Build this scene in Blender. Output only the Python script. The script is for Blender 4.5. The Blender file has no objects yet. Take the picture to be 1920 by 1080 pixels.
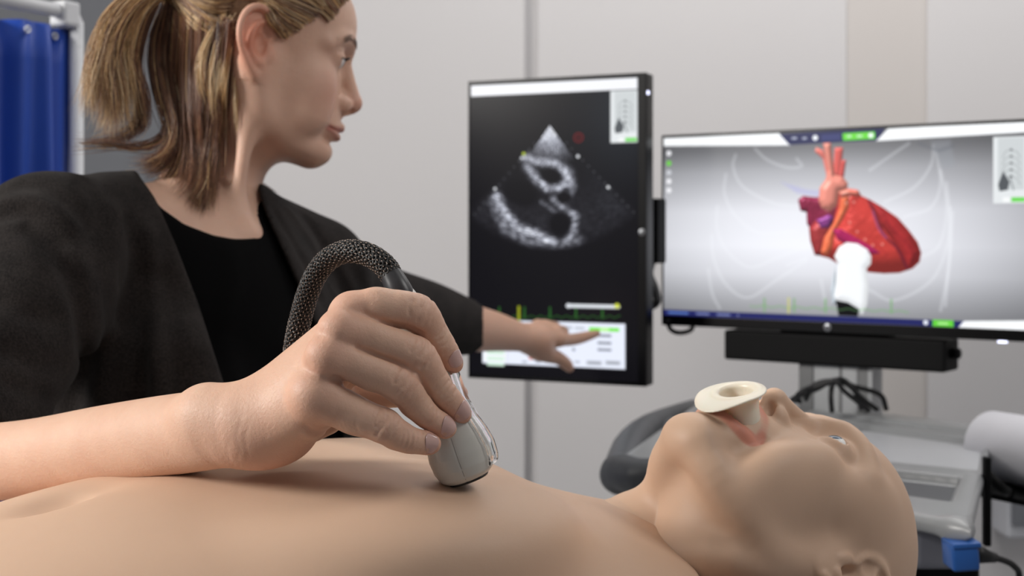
import bpy, math, random
import numpy as np
from mathutils import Vector, Matrix

# ------------------------------------------------------------------ camera
FPX, HOR, CAMZ = 2600.0, 430.0, 1.25          # focal length in pixels, horizon row, eye height
scene = bpy.context.scene
cam_data = bpy.data.cameras.new('camera')
cam_data.sensor_width = 36.0
cam_data.lens = FPX / 1920.0 * 36.0
cam_data.shift_y = -(540.0 - HOR) / 1920.0
cam_data.clip_start = 0.02
cam_data.dof.use_dof = True
cam_data.dof.focus_distance = 0.835
cam_data.dof.aperture_fstop = 10.0
cam_data.dof.aperture_blades = 9
camera = bpy.data.objects.new('camera', cam_data)
camera.location = (0, 0, CAMZ)
camera.rotation_euler = (math.pi / 2, 0, 0)
scene.collection.objects.link(camera)
scene.camera = camera

# ------------------------------------------------------------------ world, lights, exposure
world = bpy.data.worlds.new('world')
scene.world = world
world.use_nodes = True
world.node_tree.nodes['Background'].inputs[0].default_value = (0.93, 0.95, 1.0, 1)
world.node_tree.nodes['Background'].inputs[1].default_value = 0.16


def area_light(name, loc, target, size, power, color=(1, 1, 1), size_y=None):
    ld = bpy.data.lights.new(name, 'AREA')
    ld.energy = power
    ld.color = color
    ld.shape = 'RECTANGLE'
    ld.size = size
    ld.size_y = size_y or size
    o = bpy.data.objects.new(name, ld)
    o.location = loc
    d = Vector(target) - Vector(loc)
    o.rotation_euler = d.to_track_quat('-Z', 'Y').to_euler()
    scene.collection.objects.link(o)
    return o


# photographer's softbox high on the left, unseen fill lamps on the right and by the back wall
area_light('softbox_light', (-2.55, 0.48, 2.12), (-0.1, 0.9, 1.15), 0.7, 82, (1.0, 0.962, 0.915))
area_light('fill_light_right', (1.25, 0.55, 2.45), (0.15, 0.95, 1.1), 0.6, 9.5, (1.0, 0.975, 0.955), 0.6)  # unseen lamp high on the right, filling the manikin's face
area_light('fill_light_wall', (0.9, 2.30, 2.72), (0.9, 2.9, 0.9), 2.2, 24, (1.0, 0.98, 0.965), 0.5)  # unseen lamp added to give the back wall its own light

scene.cycles.max_bounces = 7
scene.cycles.diffuse_bounces = 3
scene.cycles.glossy_bounces = 3
scene.cycles.transmission_bounces = 6
scene.view_settings.view_transform = 'Standard'
scene.view_settings.look = 'None'
scene.view_settings.gamma = 1.0
scene.view_settings.use_curve_mapping = False
scene.view_settings.exposure = -0.1


# ------------------------------------------------------------------ helpers
def P(px, py, d):
    """Point seen at pixel (px, py) of the 1920x1080 photograph at distance d (m)."""
    return np.array([(px - 960.0) / FPX * d, d, CAMZ + (HOR - py) / FPX * d])


def M3(px, py, d):
    return P(px, py, d) * 1000.0


def PXR(rpx, d):
    return rpx / FPX * d * 1000.0


def norm(v):
    v = np.asarray(v, float)
    return v / np.linalg.norm(v)


def lin(c):
    return tuple((x / 12.92 if x <= 0.04045 else ((x + 0.055) / 1.055) ** 2.4) for x in c)


def rgb(r, g, b):
    return lin((r / 255.0, g / 255.0, b / 255.0))


class Field:
    """Distance field on a regular grid (mm), filled locally by smooth unions and cuts."""
    def __init__(s, lo, hi, h):
        s.h = float(h)
        s.lo = np.asarray(lo, float)
        s.n = np.ceil((np.asarray(hi, float) - s.lo) / h).astype(int) + 1
        s.v = np.full(s.n, 60.0, np.float32)
        s.ax = [(s.lo[i] + h * np.arange(s.n[i])).astype(np.float32) for i in range(3)]

    def win(s, lo, hi):
        a = np.clip(np.floor((np.asarray(lo) - s.lo) / s.h).astype(int), 0, s.n)
        b = np.clip(np.ceil((np.asarray(hi) - s.lo) / s.h).astype(int) + 1, 0, s.n)
        return tuple(slice(a[i], b[i]) for i in range(3))

    def grid(s, sl):
        return (s.ax[0][sl[0]][:, None, None], s.ax[1][sl[1]][None, :, None], s.ax[2][sl[2]][None, None, :])

    def _do(s, prim, k, mode, pad=None):
        f, lo, hi = prim
        m = (k * 1.3 + 12.0) if pad is None else pad
        sl = s.win(np.asarray(lo) - m, np.asarray(hi) + m)
        if any(q.stop <= q.start for q in sl):
            return
        d = f(*s.grid(sl)).astype(np.float32)
        a = s.v[sl]
        if mode == 'add':
            if k > 0:
                q = np.maximum(k - np.abs(a - d), 0) / k
                s.v[sl] = np.minimum(a, d) - q * q * (k * 0.25)
            else:
                s.v[sl] = np.minimum(a, d)
        else:
            d = -d
            if k > 0:
                q = np.maximum(k - np.abs(a - d), 0) / k
                s.v[sl] = np.maximum(a, d) + q * q * (k * 0.25)
            else:
                s.v[sl] = np.maximum(a, d)

    def add(s, prim, k=0.0):
        s._do(prim, k, 'add')

    def cut(s, prim, k=0.0):
        s._do(prim, k, 'cut')

    def groove(s, pts, width, depth):
        """Soft furrow (depth > 0) or ridge (depth < 0) along a polyline."""
        pts = [np.asarray(p, float) for p in pts]
        lo = np.min(pts, 0) - 3 * width
        hi = np.max(pts, 0) + 3 * width
        sl = s.win(lo, hi)
        if any(q.stop <= q.start for q in sl):
            return
        X, Y, Z = s.grid(sl)
        best = None
        for a, b in zip(pts[:-1], pts[1:]):
            d2 = seg_d2(X, Y, Z, a, b)[0]
            best = d2 if best is None else np.minimum(best, d2)
        s.v[sl] += (depth * np.exp(-best / (width * width))).astype(np.float32)

    def warp(s, fn, lo=None, hi=None):
        sl = s.win(s.lo if lo is None else lo, (s.lo + s.h * s.n) if hi is None else hi)
        if any(q.stop <= q.start for q in sl):
            return
        s.v[sl] += fn(*s.grid(sl)).astype(np.float32)

    def mesh(s):
        return surface_nets(s.v, s.lo, s.h)


def seg_d2(X, Y, Z, a, b):
    ba = b - a
    l2 = max(float(ba @ ba), 1e-9)
    px, py, pz = X - a[0], Y - a[1], Z - a[2]
    t = np.clip((px * ba[0] + py * ba[1] + pz * ba[2]) / l2, 0, 1)
    dx, dy, dz = px - t * ba[0], py - t * ba[1], pz - t * ba[2]
    return dx * dx + dy * dy + dz * dz, t


def cone(a, b, ra, rb):
    a = np.asarray(a, float)
    b = np.asarray(b, float)

    def f(X, Y, Z):
        d2, t = seg_d2(X, Y, Z, a, b)
        return np.sqrt(d2) - (ra + (rb - ra) * t)
    r = max(ra, rb)
    return f, np.minimum(a, b) - r, np.maximum(a, b) + r


def ball(c, r):
    c = np.asarray(c, float)

    def f(X, Y, Z):
        return np.sqrt((X - c[0]) ** 2 + (Y - c[1]) ** 2 + (Z - c[2]) ** 2) - r
    return f, c - r, c + r


def frame(xa, up):
    """Rows: x axis, y axis, z axis (z close to up)."""
    x = norm(xa)
    y = norm(np.cross(up, x))
    z = np.cross(x, y)
    return np.array([x, y, z])


def ell(c, r, R=None):
    """Ellipsoid with half axes r along the rows of R."""
    c = np.asarray(c, float)
    r = np.asarray(r, float)
    R = np.eye(3) if R is None else np.asarray(R, float)

    def f(X, Y, Z):
        x, y, z = X - c[0], Y - c[1], Z - c[2]
        u = (R[0, 0] * x + R[0, 1] * y + R[0, 2] * z) / r[0]
        v = (R[1, 0] * x + R[1, 1] * y + R[1, 2] * z) / r[1]
        w = (R[2, 0] * x + R[2, 1] * y + R[2, 2] * z) / r[2]
        k0 = np.sqrt(u * u + v * v + w * w)
        k1 = np.sqrt((u / r[0]) ** 2 + (v / r[1]) ** 2 + (w / r[2]) ** 2)
        return k0 * (k0 - 1.0) / np.maximum(k1, 1e-6)
    e = np.sqrt(((R.T * r) ** 2).sum(1))
    return f, c - e, c + e


def econe(a, b, ra, rb, up):
    """Tapered limb with elliptical section: ra, rb = (half width across, half thickness along up)."""
    a = np.asarray(a, float)
    b = np.asarray(b, float)
    L = np.linalg.norm(b - a)
    R = frame(b - a, up)

    def f(X, Y, Z):
        x, y, z = X - a[0], Y - a[1], Z - a[2]
        u = R[0, 0] * x + R[0, 1] * y + R[0, 2] * z
        v = R[1, 0] * x + R[1, 1] * y + R[1, 2] * z
        w = R[2, 0] * x + R[2, 1] * y + R[2, 2] * z
        t = np.clip(u / L, 0, 1)
        e = u - t * L
        rw = ra[0] + (rb[0] - ra[0]) * t
        rt = ra[1] + (rb[1] - ra[1]) * t
        rm = np.minimum(rw, rt)
        k0 = np.sqrt((v / rw) ** 2 + (w / rt) ** 2 + (e / rm) ** 2)
        k1 = np.sqrt((v / rw ** 2) ** 2 + (w / rt ** 2) ** 2 + (e / rm ** 2) ** 2)
        return k0 * (k0 - 1.0) / np.maximum(k1, 1e-4)
    r = max(max(ra), max(rb))
    return f, np.minimum(a, b) - r, np.maximum(a, b) + r


def limb(pts, radii, n=28, up=None, flat=1.0, pad=24.0):
    """Smooth limb along a spline; radii vary along it; flat > 1 thins it along up."""
    pts = np.asarray(pts, float)
    c = spline(pts, n)
    r = spline(np.asarray(radii, float)[:, None], n)[:, 0]
    S = np.eye(3)
    if up is not None:
        u = norm(up)
        S = S + (flat - 1.0) * np.outer(u, u)
    cs = c @ S.T

    def dist(x, y, z, i):
        d2, t = seg_d2(x, y, z, cs[i], cs[i + 1])
        return np.sqrt(d2) - (r[i] + (r[i + 1] - r[i]) * t)

    def f(X, Y, Z):
        out = np.full(np.broadcast_shapes(X.shape, Y.shape, Z.shape), 60.0, np.float32)
        ax = (X[:, 0, 0], Y[0, :, 0], Z[0, 0, :]) if X.shape[1:] == (1, 1) else None
        for i in range(n - 1):
            if ax is not None:                            # only the cells near this piece
                m = max(r[i], r[i + 1]) + pad
                lo = np.minimum(c[i], c[i + 1]) - m
                hi = np.maximum(c[i], c[i + 1]) + m
                sl = tuple(slice(int(np.searchsorted(ax[q], lo[q])), int(np.searchsorted(ax[q], hi[q]))) for q in range(3))
                if any(q.stop <= q.start for q in sl):
                    continue
                x, y, z = ax[0][sl[0]][:, None, None], ax[1][sl[1]][None, :, None], ax[2][sl[2]][None, None, :]
            else:
                sl = (slice(None),) * 3
                x, y, z = X, Y, Z
            if up is not None:
                x, y, z = (S[q, 0] * x + S[q, 1] * y + S[q, 2] * z for q in range(3))
            out[sl] = np.minimum(out[sl], dist(x, y, z, i) / (flat ** 0.5))
        return out
    f.args = (pts, np.asarray(radii, float), n, pad)
    m = float(np.max(r))
    return f, c.min(0) - m, c.max(0) + m


def rbox(c, half, R=None, r=2.0):
    c = np.asarray(c, float)
    half = np.asarray(half, float)
    R = np.eye(3) if R is None else np.asarray(R, float)

    def f(X, Y, Z):
        x, y, z = X - c[0], Y - c[1], Z - c[2]
        q = []
        for i in range(3):
            q.append(np.abs(R[i, 0] * x + R[i, 1] * y + R[i, 2] * z) - (half[i] - r))
        o = np.sqrt(sum(np.maximum(a, 0) ** 2 for a in q))
        return o + np.minimum(np.maximum(np.maximum(q[0], q[1]), q[2]), 0) - r
    e = np.abs(R.T) @ half
    return f, c - e, c + e


def surface_nets(v, lo, h):
    ins = v < 0
    c = np.zeros(tuple(np.array(v.shape) - 1), np.uint8)
    for dx in (0, 1):
        for dy in (0, 1):
            for dz in (0, 1):
                c += ins[dx:v.shape[0] - 1 + dx, dy:v.shape[1] - 1 + dy, dz:v.shape[2] - 1 + dz]
    act = (c > 0) & (c < 8)
    ids = np.argwhere(act)
    idx = np.full(act.shape, -1, np.int32)
    idx[act] = np.arange(len(ids))
    acc = np.zeros((len(ids), 3), np.float64)
    cnt = np.zeros(len(ids), np.float64)
    corners = [(x, y, z) for x in (0, 1) for y in (0, 1) for z in (0, 1)]
    vals = {q: v[ids[:, 0] + q[0], ids[:, 1] + q[1], ids[:, 2] + q[2]].astype(np.float64) for q in corners}
    for p in corners:
        for axis in range(3):
            if p[axis]:
                continue
            q = list(p)
            q[axis] = 1
            a, b = vals[p], vals[tuple(q)]
            m = (a < 0) != (b < 0)
            t = a[m] / (a[m] - b[m])
            pos = np.tile(np.array(p, float), (m.sum(), 1))
            pos[:, axis] += t
            acc[m] += pos
            cnt[m] += 1
    verts = (ids + acc / cnt[:, None]) * h + lo
    quads = []
    for axis in range(3):
        sl0 = [slice(None)] * 3
        sl1 = [slice(None)] * 3
        sl0[axis] = slice(0, -1)
        sl1[axis] = slice(1, None)
        a, b = ins[tuple(sl0)], ins[tuple(sl1)]
        e = np.argwhere(a != b)
        o1, o2 = (axis + 1) % 3, (axis + 2) % 3
        lim = np.array(act.shape)
        ok = (e[:, o1] > 0) & (e[:, o2] > 0) & (e[:, o1] < lim[o1]) & (e[:, o2] < lim[o2])
        e = e[ok]
        inside_first = a[e[:, 0], e[:, 1], e[:, 2]]

        def cell(d1, d2):
            q = e.copy()
            q[:, o1] += d1
            q[:, o2] += d2
            return idx[q[:, 0], q[:, 1], q[:, 2]]
        q = np.stack([cell(-1, -1), cell(0, -1), cell(0, 0), cell(-1, 0)], 1)
        q[~inside_first] = q[~inside_first][:, ::-1]
        quads.append(q)
    return verts, np.concatenate(quads)


def smooth_mesh(verts, quads, it=1, lam=0.5):
    for _ in range(it):
        s = np.zeros_like(verts)
        n = np.zeros(len(verts))
        for i in range(4):
            a, b = quads[:, i], quads[:, (i + 1) % 4]
            for k in range(3):
                s[:, k] += np.bincount(a, verts[b, k], len(verts)) + np.bincount(b, verts[a, k], len(verts))
            n += np.bincount(a, minlength=len(verts)) + np.bincount(b, minlength=len(verts))
        verts = verts + lam * (s / np.maximum(n, 1)[:, None] - verts)
    return verts


def keep_faces(verts, faces, mask):
    f = faces[mask]
    used = np.unique(f)
    remap = np.full(len(verts), -1, np.int64)
    remap[used] = np.arange(len(used))
    return verts[used], remap[f]


def link(o, parent=None):
    scene.collection.objects.link(o)
    if parent is not None:
        o.parent = parent
    return o


def mesh_obj(name, verts, faces, mat=None, parent=None, smooth=True, colors=None, mm=False, fmats=None):
    """One mesh object. faces: (N,3)/(N,4) array or list of index tuples. mat may be a list."""
    me = bpy.data.meshes.new(name)
    verts = np.asarray(verts, float)
    if mm:
        verts = verts * 0.001
    if isinstance(faces, (np.ndarray, tuple)):
        fl = [f for f in (faces if isinstance(faces, tuple) else (faces,)) if len(f)]
        li = np.concatenate([f.astype(np.int32).ravel() for f in fl])
        ln = np.concatenate([np.full(len(f), f.shape[1], np.int32) for f in fl])
        me.vertices.add(len(verts))
        me.vertices.foreach_set('co', verts.astype(np.float32).ravel())
        me.loops.add(len(li))
        me.loops.foreach_set('vertex_index', li)
        me.polygons.add(len(ln))
        me.polygons.foreach_set('loop_start', np.concatenate([[0], np.cumsum(ln)[:-1]]).astype(np.int32))
        me.update(calc_edges=True)
        me.validate()
    else:
        me.from_pydata([tuple(v) for v in verts], [], [tuple(int(i) for i in f) for f in faces])
        me.update()
    if smooth:
        me.polygons.foreach_set('use_smooth', np.ones(len(me.polygons), bool))
    if colors is not None:
        at = me.color_attributes.new('Col', 'FLOAT_COLOR', 'POINT')
        c = np.ones((len(verts), 4), np.float32)
        c[:, :3] = colors
        at.data.foreach_set('color', c.ravel())
    if mat is not None:
        for m in (mat if isinstance(mat, (list, tuple)) else [mat]):
            me.materials.append(m)
    if fmats is not None:
        me.polygons.foreach_set('material_index', np.asarray(fmats, np.int32))
    return link(bpy.data.objects.new(name, me), parent)


def empty(name, loc=(0, 0, 0), rot=(0, 0, 0)):
    o = bpy.data.objects.new(name, None)
    o.empty_display_size = 0.05
    o.location = loc
    o.rotation_euler = rot
    return link(o)


def tag(o, label, cat, group=None):
    o['label'] = label
    o['category'] = cat
    if group:
        o['group'] = group
    return o


def structure(o):
    o['kind'] = 'structure'
    return o


class MB:
    """Collects boxes, tubes, lathes and prisms and links them as one mesh object."""
    def __init__(s):
        s.v, s.f = [], []

    def put(s, v, f):
        o = len(s.v)
        s.v += [tuple(float(q) for q in p) for p in v]
        s.f += [tuple(int(i) + o for i in q) for q in f]
        return s

    def box(s, c, half, R=None, bev=0.0):
        c = np.asarray(c, float)
        hx, hy, hz = half
        b = min(bev, min(half) * 0.95)
        R = np.eye(3) if R is None else np.asarray(R, float)
        if b <= 0:
            vs = [(x, y, z) for x in (-hx, hx) for y in (-hy, hy) for z in (-hz, hz)]
            fs = [(0, 1, 3, 2), (4, 6, 7, 5), (0, 4, 5, 1), (2, 3, 7, 6), (0, 2, 6, 4), (1, 5, 7, 3)]
            return s.put([c + R.T @ np.array(v) for v in vs], fs)
        import bmesh
        bm = bmesh.new()
        bmesh.ops.create_cube(bm, size=1.0)
        for v in bm.verts:
            v.co = (v.co.x * 2 * hx, v.co.y * 2 * hy, v.co.z * 2 * hz)
        bmesh.ops.bevel(bm, geom=list(bm.edges), offset=b, segments=3, profile=0.5, affect='EDGES')
        bm.verts.index_update()
        vs = [c + R.T @ np.array(v.co) for v in bm.verts]
        fs = [tuple(v.index for v in f.verts) for f in bm.faces]
        bm.free()
        return s.put(vs, fs)

    def tube(s, pts, r, n=12, caps=True, closed=False):
        pts = [np.asarray(p, float) for p in pts]
        m = len(pts)
        rr = [r] * m if np.isscalar(r) else list(r)
        T = [norm(pts[(i + 1) % m if closed else min(i + 1, m - 1)] - pts[(i - 1) % m if closed else max(i - 1, 0)]) for i in range(m)]
        a = np.array([0, 0, 1.0]) if abs(T[0][2]) < 0.9 else np.array([1.0, 0, 0])
        N = norm(np.cross(T[0], a))
        vs = []
        for i in range(m):
            N = norm(N - T[i] * (N @ T[i]))
            B = np.cross(T[i], N)
            for j in range(n):
                q = 2 * math.pi * j / n
                vs.append(pts[i] + rr[i] * (math.cos(q) * N + math.sin(q) * B))
        fs = []
        for i in range(m if closed else m - 1):
            i2 = (i + 1) % m
            for j in range(n):
                j2 = (j + 1) % n
                fs.append((i * n + j, i * n + j2, i2 * n + j2, i2 * n + j))
        if caps and not closed:
            fs.append(tuple(range(n))[::-1])
            fs.append(tuple((m - 1) * n + j for j in range(n)))
        return s.put(vs, fs)

    def lathe(s, prof, c=(0, 0, 0), R=None, n=32, sx=1.0, sy=1.0):
        """prof: list of (radius, height along local z)."""
        c = np.asarray(c, float)
        R = np.eye(3) if R is None else np.asarray(R, float)
        vs, fs = [], []
        for (r, z) in prof:
            for j in range(n):
                q = 2 * math.pi * j / n
                vs.append(c + R.T @ np.array([r * math.cos(q) * sx, r * math.sin(q) * sy, z]))
        for i in range(len(prof) - 1):
            for j in range(n):
                j2 = (j + 1) % n
                fs.append((i * n + j, i * n + j2, (i + 1) * n + j2, (i + 1) * n + j))
        fs.append(tuple(range(n))[::-1])
        fs.append(tuple((len(prof) - 1) * n + j for j in range(n)))
        return s.put(vs, fs)

    def prism(s, poly, z0, z1, c=(0, 0, 0), R=None):
        c = np.asarray(c, float)
        R = np.eye(3) if R is None else np.asarray(R, float)
        n = len(poly)
        vs = [c + R.T @ np.array([x, y, z]) for z in (z0, z1) for (x, y) in poly]
        fs = [tuple(range(n))[::-1], tuple(range(n, 2 * n))]
        fs += [(i, (i + 1) % n, n + (i + 1) % n, n + i) for i in range(n)]
        return s.put(vs, fs)

    def build(s, name, mat, parent=None, smooth=False, auto=None):
        o = mesh_obj(name, np.array(s.v), s.f, mat, parent, smooth)
        if auto is not None:
            o.data.polygons.foreach_set('use_smooth', np.ones(len(o.data.polygons), bool))
            o.data.set_sharp_from_angle(angle=math.radians(auto))
        return o


def spline(pts, n):
    """Catmull-Rom through pts, n samples in all."""
    p = np.asarray(pts, float)
    p = np.vstack([2 * p[0] - p[1], p, 2 * p[-1] - p[-2]])
    m = len(p) - 3
    u = np.linspace(0, m - 1e-9, n)
    i = u.astype(int)
    t = (u - i)[:, None]
    a, b, c, d = p[i], p[i + 1], p[i + 2], p[i + 3]
    return 0.5 * (2 * b + (c - a) * t + (2 * a - 5 * b + 4 * c - d) * t ** 2 + (3 * b - a - 3 * c + d) * t ** 3)


# ------------------------------------------------------------------ materials
def new_mat(name):
    m = bpy.data.materials.new(name)
    m.use_nodes = True
    nt = m.node_tree
    return m, nt, nt.nodes['Principled BSDF']


def setin(b, **kw):
    for k, v in kw.items():
        k = k.replace('_', ' ')
        if k in b.inputs:
            if isinstance(v, tuple) and len(v) == 3 and b.inputs[k].type == 'RGBA':
                v = (*v, 1)
            b.inputs[k].default_value = v


def nd(nt, typ, **kw):
    n = nt.nodes.new(typ)
    for k, v in kw.items():
        setattr(n, k, v)
    return n


def noise(nt, scale, detail=2.0, rough=0.5, coord='Object', vec_scale=None):
    tc = nd(nt, 'ShaderNodeTexCoord')
    n = nd(nt, 'ShaderNodeTexNoise')
    n.inputs['Scale'].default_value = scale
    n.inputs['Detail'].default_value = detail
    n.inputs['Roughness'].default_value = rough
    src = tc.outputs[coord]
    if vec_scale is not None:
        mp = nd(nt, 'ShaderNodeMapping')
        mp.inputs['Scale'].default_value = vec_scale
        nt.links.new(src, mp.inputs['Vector'])
        src = mp.outputs['Vector']
    nt.links.new(src, n.inputs['Vector'])
    return n


def mixc(nt, fac, a, b, blend='MIX'):
    m = nd(nt, 'ShaderNodeMix', data_type='RGBA', blend_type=blend)
    for sock, val in ((m.inputs[0], fac), (m.inputs[6], a), (m.inputs[7], b)):
        if isinstance(val, (int, float)):
            sock.default_value = val
        elif isinstance(val, tuple):
            sock.default_value = (*val[:3], 1)
        else:
            nt.links.new(val, sock)
    return m.outputs[2]


def ramp(nt, src, lo, hi, a=0.0, b=1.0):
    r = nd(nt, 'ShaderNodeMapRange')
    r.inputs[1].default_value = lo
    r.inputs[2].default_value = hi
    r.inputs[3].default_value = a
    r.inputs[4].default_value = b
    nt.links.new(src, r.inputs[0])
    return r.outputs[0]


def bump(nt, b, src, strength, dist, prev=None):
    n = nd(nt, 'ShaderNodeBump')
    n.inputs['Strength'].default_value = strength
    n.inputs['Distance'].default_value = dist
    nt.links.new(src, n.inputs['Height'])
    if prev is not None:
        nt.links.new(prev, n.inputs['Normal'])
    nt.links.new(n.outputs[0], b.inputs['Normal'])
    return n.outputs[0]


def plain(name, color, rough=0.5, metal=0.0, vary=0.06, scale=30.0, bumps=0.0, bscale=300.0, **kw):
    """Procedural material: colour with a slight uneven tone, optional fine relief."""
    m, nt, b = new_mat(name)
    n = noise(nt, scale, 3.0)
    lo = tuple(max(0, c * (1 - vary)) for c in color)
    hi = tuple(min(1, c * (1 + vary)) for c in color)
    nt.links.new(mixc(nt, n.outputs['Fac'], lo, hi), b.inputs['Base Color'])
    setin(b, Roughness=rough, Metallic=metal, **kw)
    if bumps > 0:
        bump(nt, b, noise(nt, bscale, 2.0).outputs['Fac'], bumps, 0.001)
    return m


def skin_mat(name, sss=0.25, rough=0.46, radius=(0.0042, 0.0016, 0.0008), pore=0.25, spec=0.45, line=1500.0, mott=0.05):
    """Skin whose pigment comes from the mesh colours, with fine pores and mottling."""
    m, nt, b = new_mat(name)
    at = nd(nt, 'ShaderNodeAttribute', attribute_name='Col')
    n = noise(nt, 90.0, 4.0, 0.6)
    lo = mixc(nt, 1.0, at.outputs['Color'], (1 - mott, 1 - mott * 1.6, 1 - mott * 1.8), 'MULTIPLY')
    hi = mixc(nt, 1.0, at.outputs['Color'], (1 + mott, 1 + mott * 1.2, 1 + mott), 'MULTIPLY')
    nt.links.new(mixc(nt, n.outputs['Fac'], lo, hi), b.inputs['Base Color'])
    setin(b, Roughness=rough, Subsurface_Weight=sss, Subsurface_Scale=1.0, Specular_IOR_Level=spec)
    b.inputs['Subsurface Radius'].default_value = radius
    if pore > 0:
        tc = nd(nt, 'ShaderNodeTexCoord')
        vo = nd(nt, 'ShaderNodeTexVoronoi', feature='DISTANCE_TO_EDGE')
        vo.inputs['Scale'].default_value = line
        nt.links.new(tc.outputs['Object'], vo.inputs['Vector'])
        cr = ramp(nt, vo.outputs['Distance'], 0.0, 0.12)
        nb = bump(nt, b, cr, pore, 0.00012)
        bump(nt, b, noise(nt, 420.0, 3.0, 0.6).outputs['Fac'], pore * 1.2, 0.0006, nb)
    return m
def poly_px(poly):
    """Signed distance (px, negative inside) to a polygon drawn in pixel coordinates."""
    pts = np.asarray(poly, float)

    def g(px, py):
        d2 = np.full(px.shape, 1e12, np.float32)
        ins = np.zeros(px.shape, bool)
        n = len(pts)
        for i in range(n):
            a, b = pts[i], pts[(i + 1) % n]
            e = b - a
            wx, wy = px - a[0], py - a[1]
            t = np.clip((wx * e[0] + wy * e[1]) / (e @ e), 0, 1)
            d2 = np.minimum(d2, (wx - t * e[0]) ** 2 + (wy - t * e[1]) ** 2)
            if abs(e[1]) > 1e-9:
                c = ((a[1] <= py) != (b[1] <= py)) & (px < a[0] + e[0] * (py - a[1]) / e[1])
                ins ^= c
        d = np.sqrt(d2)
        return np.where(ins, -d, d)
    return g


# ------------------------------------------------------------------ the examiner's right hand and forearm
def field_sample(F, p):
    q = (np.asarray(p) - F.lo) / F.h
    q = np.clip(q, 0, np.array(F.n) - 1.001)
    i = q.astype(int)
    t = q - i
    r = 0.0
    for dx in (0, 1):
        for dy in (0, 1):
            for dz in (0, 1):
                w = ((t[0] if dx else 1 - t[0]) * (t[1] if dy else 1 - t[1]) * (t[2] if dz else 1 - t[2]))
                r += w * F.v[i[0] + dx, i[1] + dy, i[2] + dz]
    return r


def cast(F, p, d, maxd=40.0):
    """Walk from p along d until the surface is met."""
    p = np.asarray(p, float)
    s = 0.0
    for _ in range(400):
        v = field_sample(F, p + d * s)
        if v < 0.02:
            break
        s += max(min(v, 1.0) * 0.7, 0.05) if v < 12 else 5.0
        if s > maxd:
            break
    return p + d * s


def make_nail(F, name, c, axis, nrm, length, width, mat, parent, curl=52):
    axis = norm(axis)
    nrm = norm(np.asarray(nrm) - axis * (axis @ nrm))
    lat = np.cross(axis, nrm)
    nu, nv = 15, 17
    vs = []
    for j in range(nv):
        v = j / (nv - 1)
        # rounded cuticle end (v=0) and gently rounded free edge (v=1)
        hw = width * (1 - 0.32 * max(0, (0.3 - v) / 0.3) ** 2 - 0.16 * max(0, (v - 0.75) / 0.25) ** 2)
        for i in range(nu):
            u = -1 + 2 * i / (nu - 1)
            a = math.radians(curl) * u
            along = (v - 0.5) * length
            if v < 0.5:
                along += 0.14 * length * (u * u) * (0.5 - v) * 2
            else:
                along -= 0.16 * length * (u * u) * (v - 0.5) * 2
            st = c + axis * along + lat * hw * math.sin(a) / math.sin(math.radians(curl)) + nrm * 9.0
            dd = norm(-nrm)
            q = cast(F, st, dd, 15.0)
            if (st - q) @ nrm > 14.0:
                q = st - nrm * 13.0
            vs.append(q + nrm * (0.30 + 0.35 * (1 - u * u)) )
    vs = np.array(vs).reshape(nv, nu, 3)
    for _ in range(4):                                   # even out the plate
        w = vs.copy()
        w[1:-1, 1:-1] = (vs[:-2, 1:-1] + vs[2:, 1:-1] + vs[1:-1, :-2] + vs[1:-1, 2:]) / 4
        vs = w
    top = vs.reshape(-1, 3)
    bot = top - nrm * 0.8
    allv = np.vstack([top, bot])
    n = nu * nv
    fs = []
    for j in range(nv - 1):
        for i in range(nu - 1):
            a = j * nu + i
            fs.append((a, a + 1, a + nu + 1, a + nu))
            fs.append((n + a, n + a + nu, n + a + nu + 1, n + a + 1))
    rim = [j for j in range(nu)] + [j * nu + nu - 1 for j in range(1, nv)] + [(nv - 1) * nu + i for i in range(nu - 2, -1, -1)] + [j * nu for j in range(nv - 2, 0, -1)]
    for a, b in zip(rim, rim[1:] + rim[:1]):
        fs.append((b, a, n + a, n + b))
    return mesh_obj(name, allv, fs, mat, parent, True, None, True)


def joint_frame(A, J, B, ext):
    a = norm(norm(J - A) + norm(B - J))
    n = norm(J - A) - norm(B - J)
    n = n + np.asarray(ext, float)
    n = norm(n - a * (n @ a))
    return a, n, np.cross(a, n)


def creases(F, A, J, B, r, ext, offs, width, depth, span=58):
    """Skin folds across the back of a finger joint."""
    a, n, l = joint_frame(A, J, B, ext)
    for q, (o, w, dp, sp) in enumerate(offs):
        pl = []
        for th in np.linspace(-span * sp, span * sp, 9):
            t = math.radians(th + 6 * math.sin(q * 2.1))
            wob = 0.6 * math.sin(th * 0.07 + o * 3)
            dr = n * math.cos(t) + l * math.sin(t)
            pl.append(cast(F, J + a * (o + wob) + dr * (r + 7.0), -dr, 14.0))
        F.groove(pl, width * w, depth * dp)


RH = {   # pixel centre line, distance, radius in pixels
    'index': [(660, 587, .818, 34), (724, 576, .820, 34), (784, 589, .826, 35), (813, 627, .834, 29), (834, 655, .840, 25), (847, 676, .843, 20), (853, 684, .844, 15)],
    'middle': [(638, 619, .806, 33), (714, 639, .811, 32), (782, 668, .818, 34), (813, 714, .828, 29), (838, 745, .834, 26), (861, 770, .839, 20), (868, 778, .840, 16)],
    'ring': [(615, 667, .801, 33), (686, 692, .805, 32), (751, 722, .811, 35), (779, 757, .818, 28), (803, 781, .823, 25), (832, 800, .828, 20), (841, 804, .829, 15)],
    'pinky': [(590, 740, .803, 40), (660, 775, .804, 36), (720, 799, .806, 32), (745, 815, .809, 28), (768, 825, .812, 26), (800, 831, .817, 20), (810, 832, .818, 17)],
}
EXT = {'index': (0.25, -0.8, 0.2), 'middle': (0.1, -0.8, 0.3), 'ring': (0.1, -0.8, 0.3), 'pinky': (0.0, -0.8, 0.4)}


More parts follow.
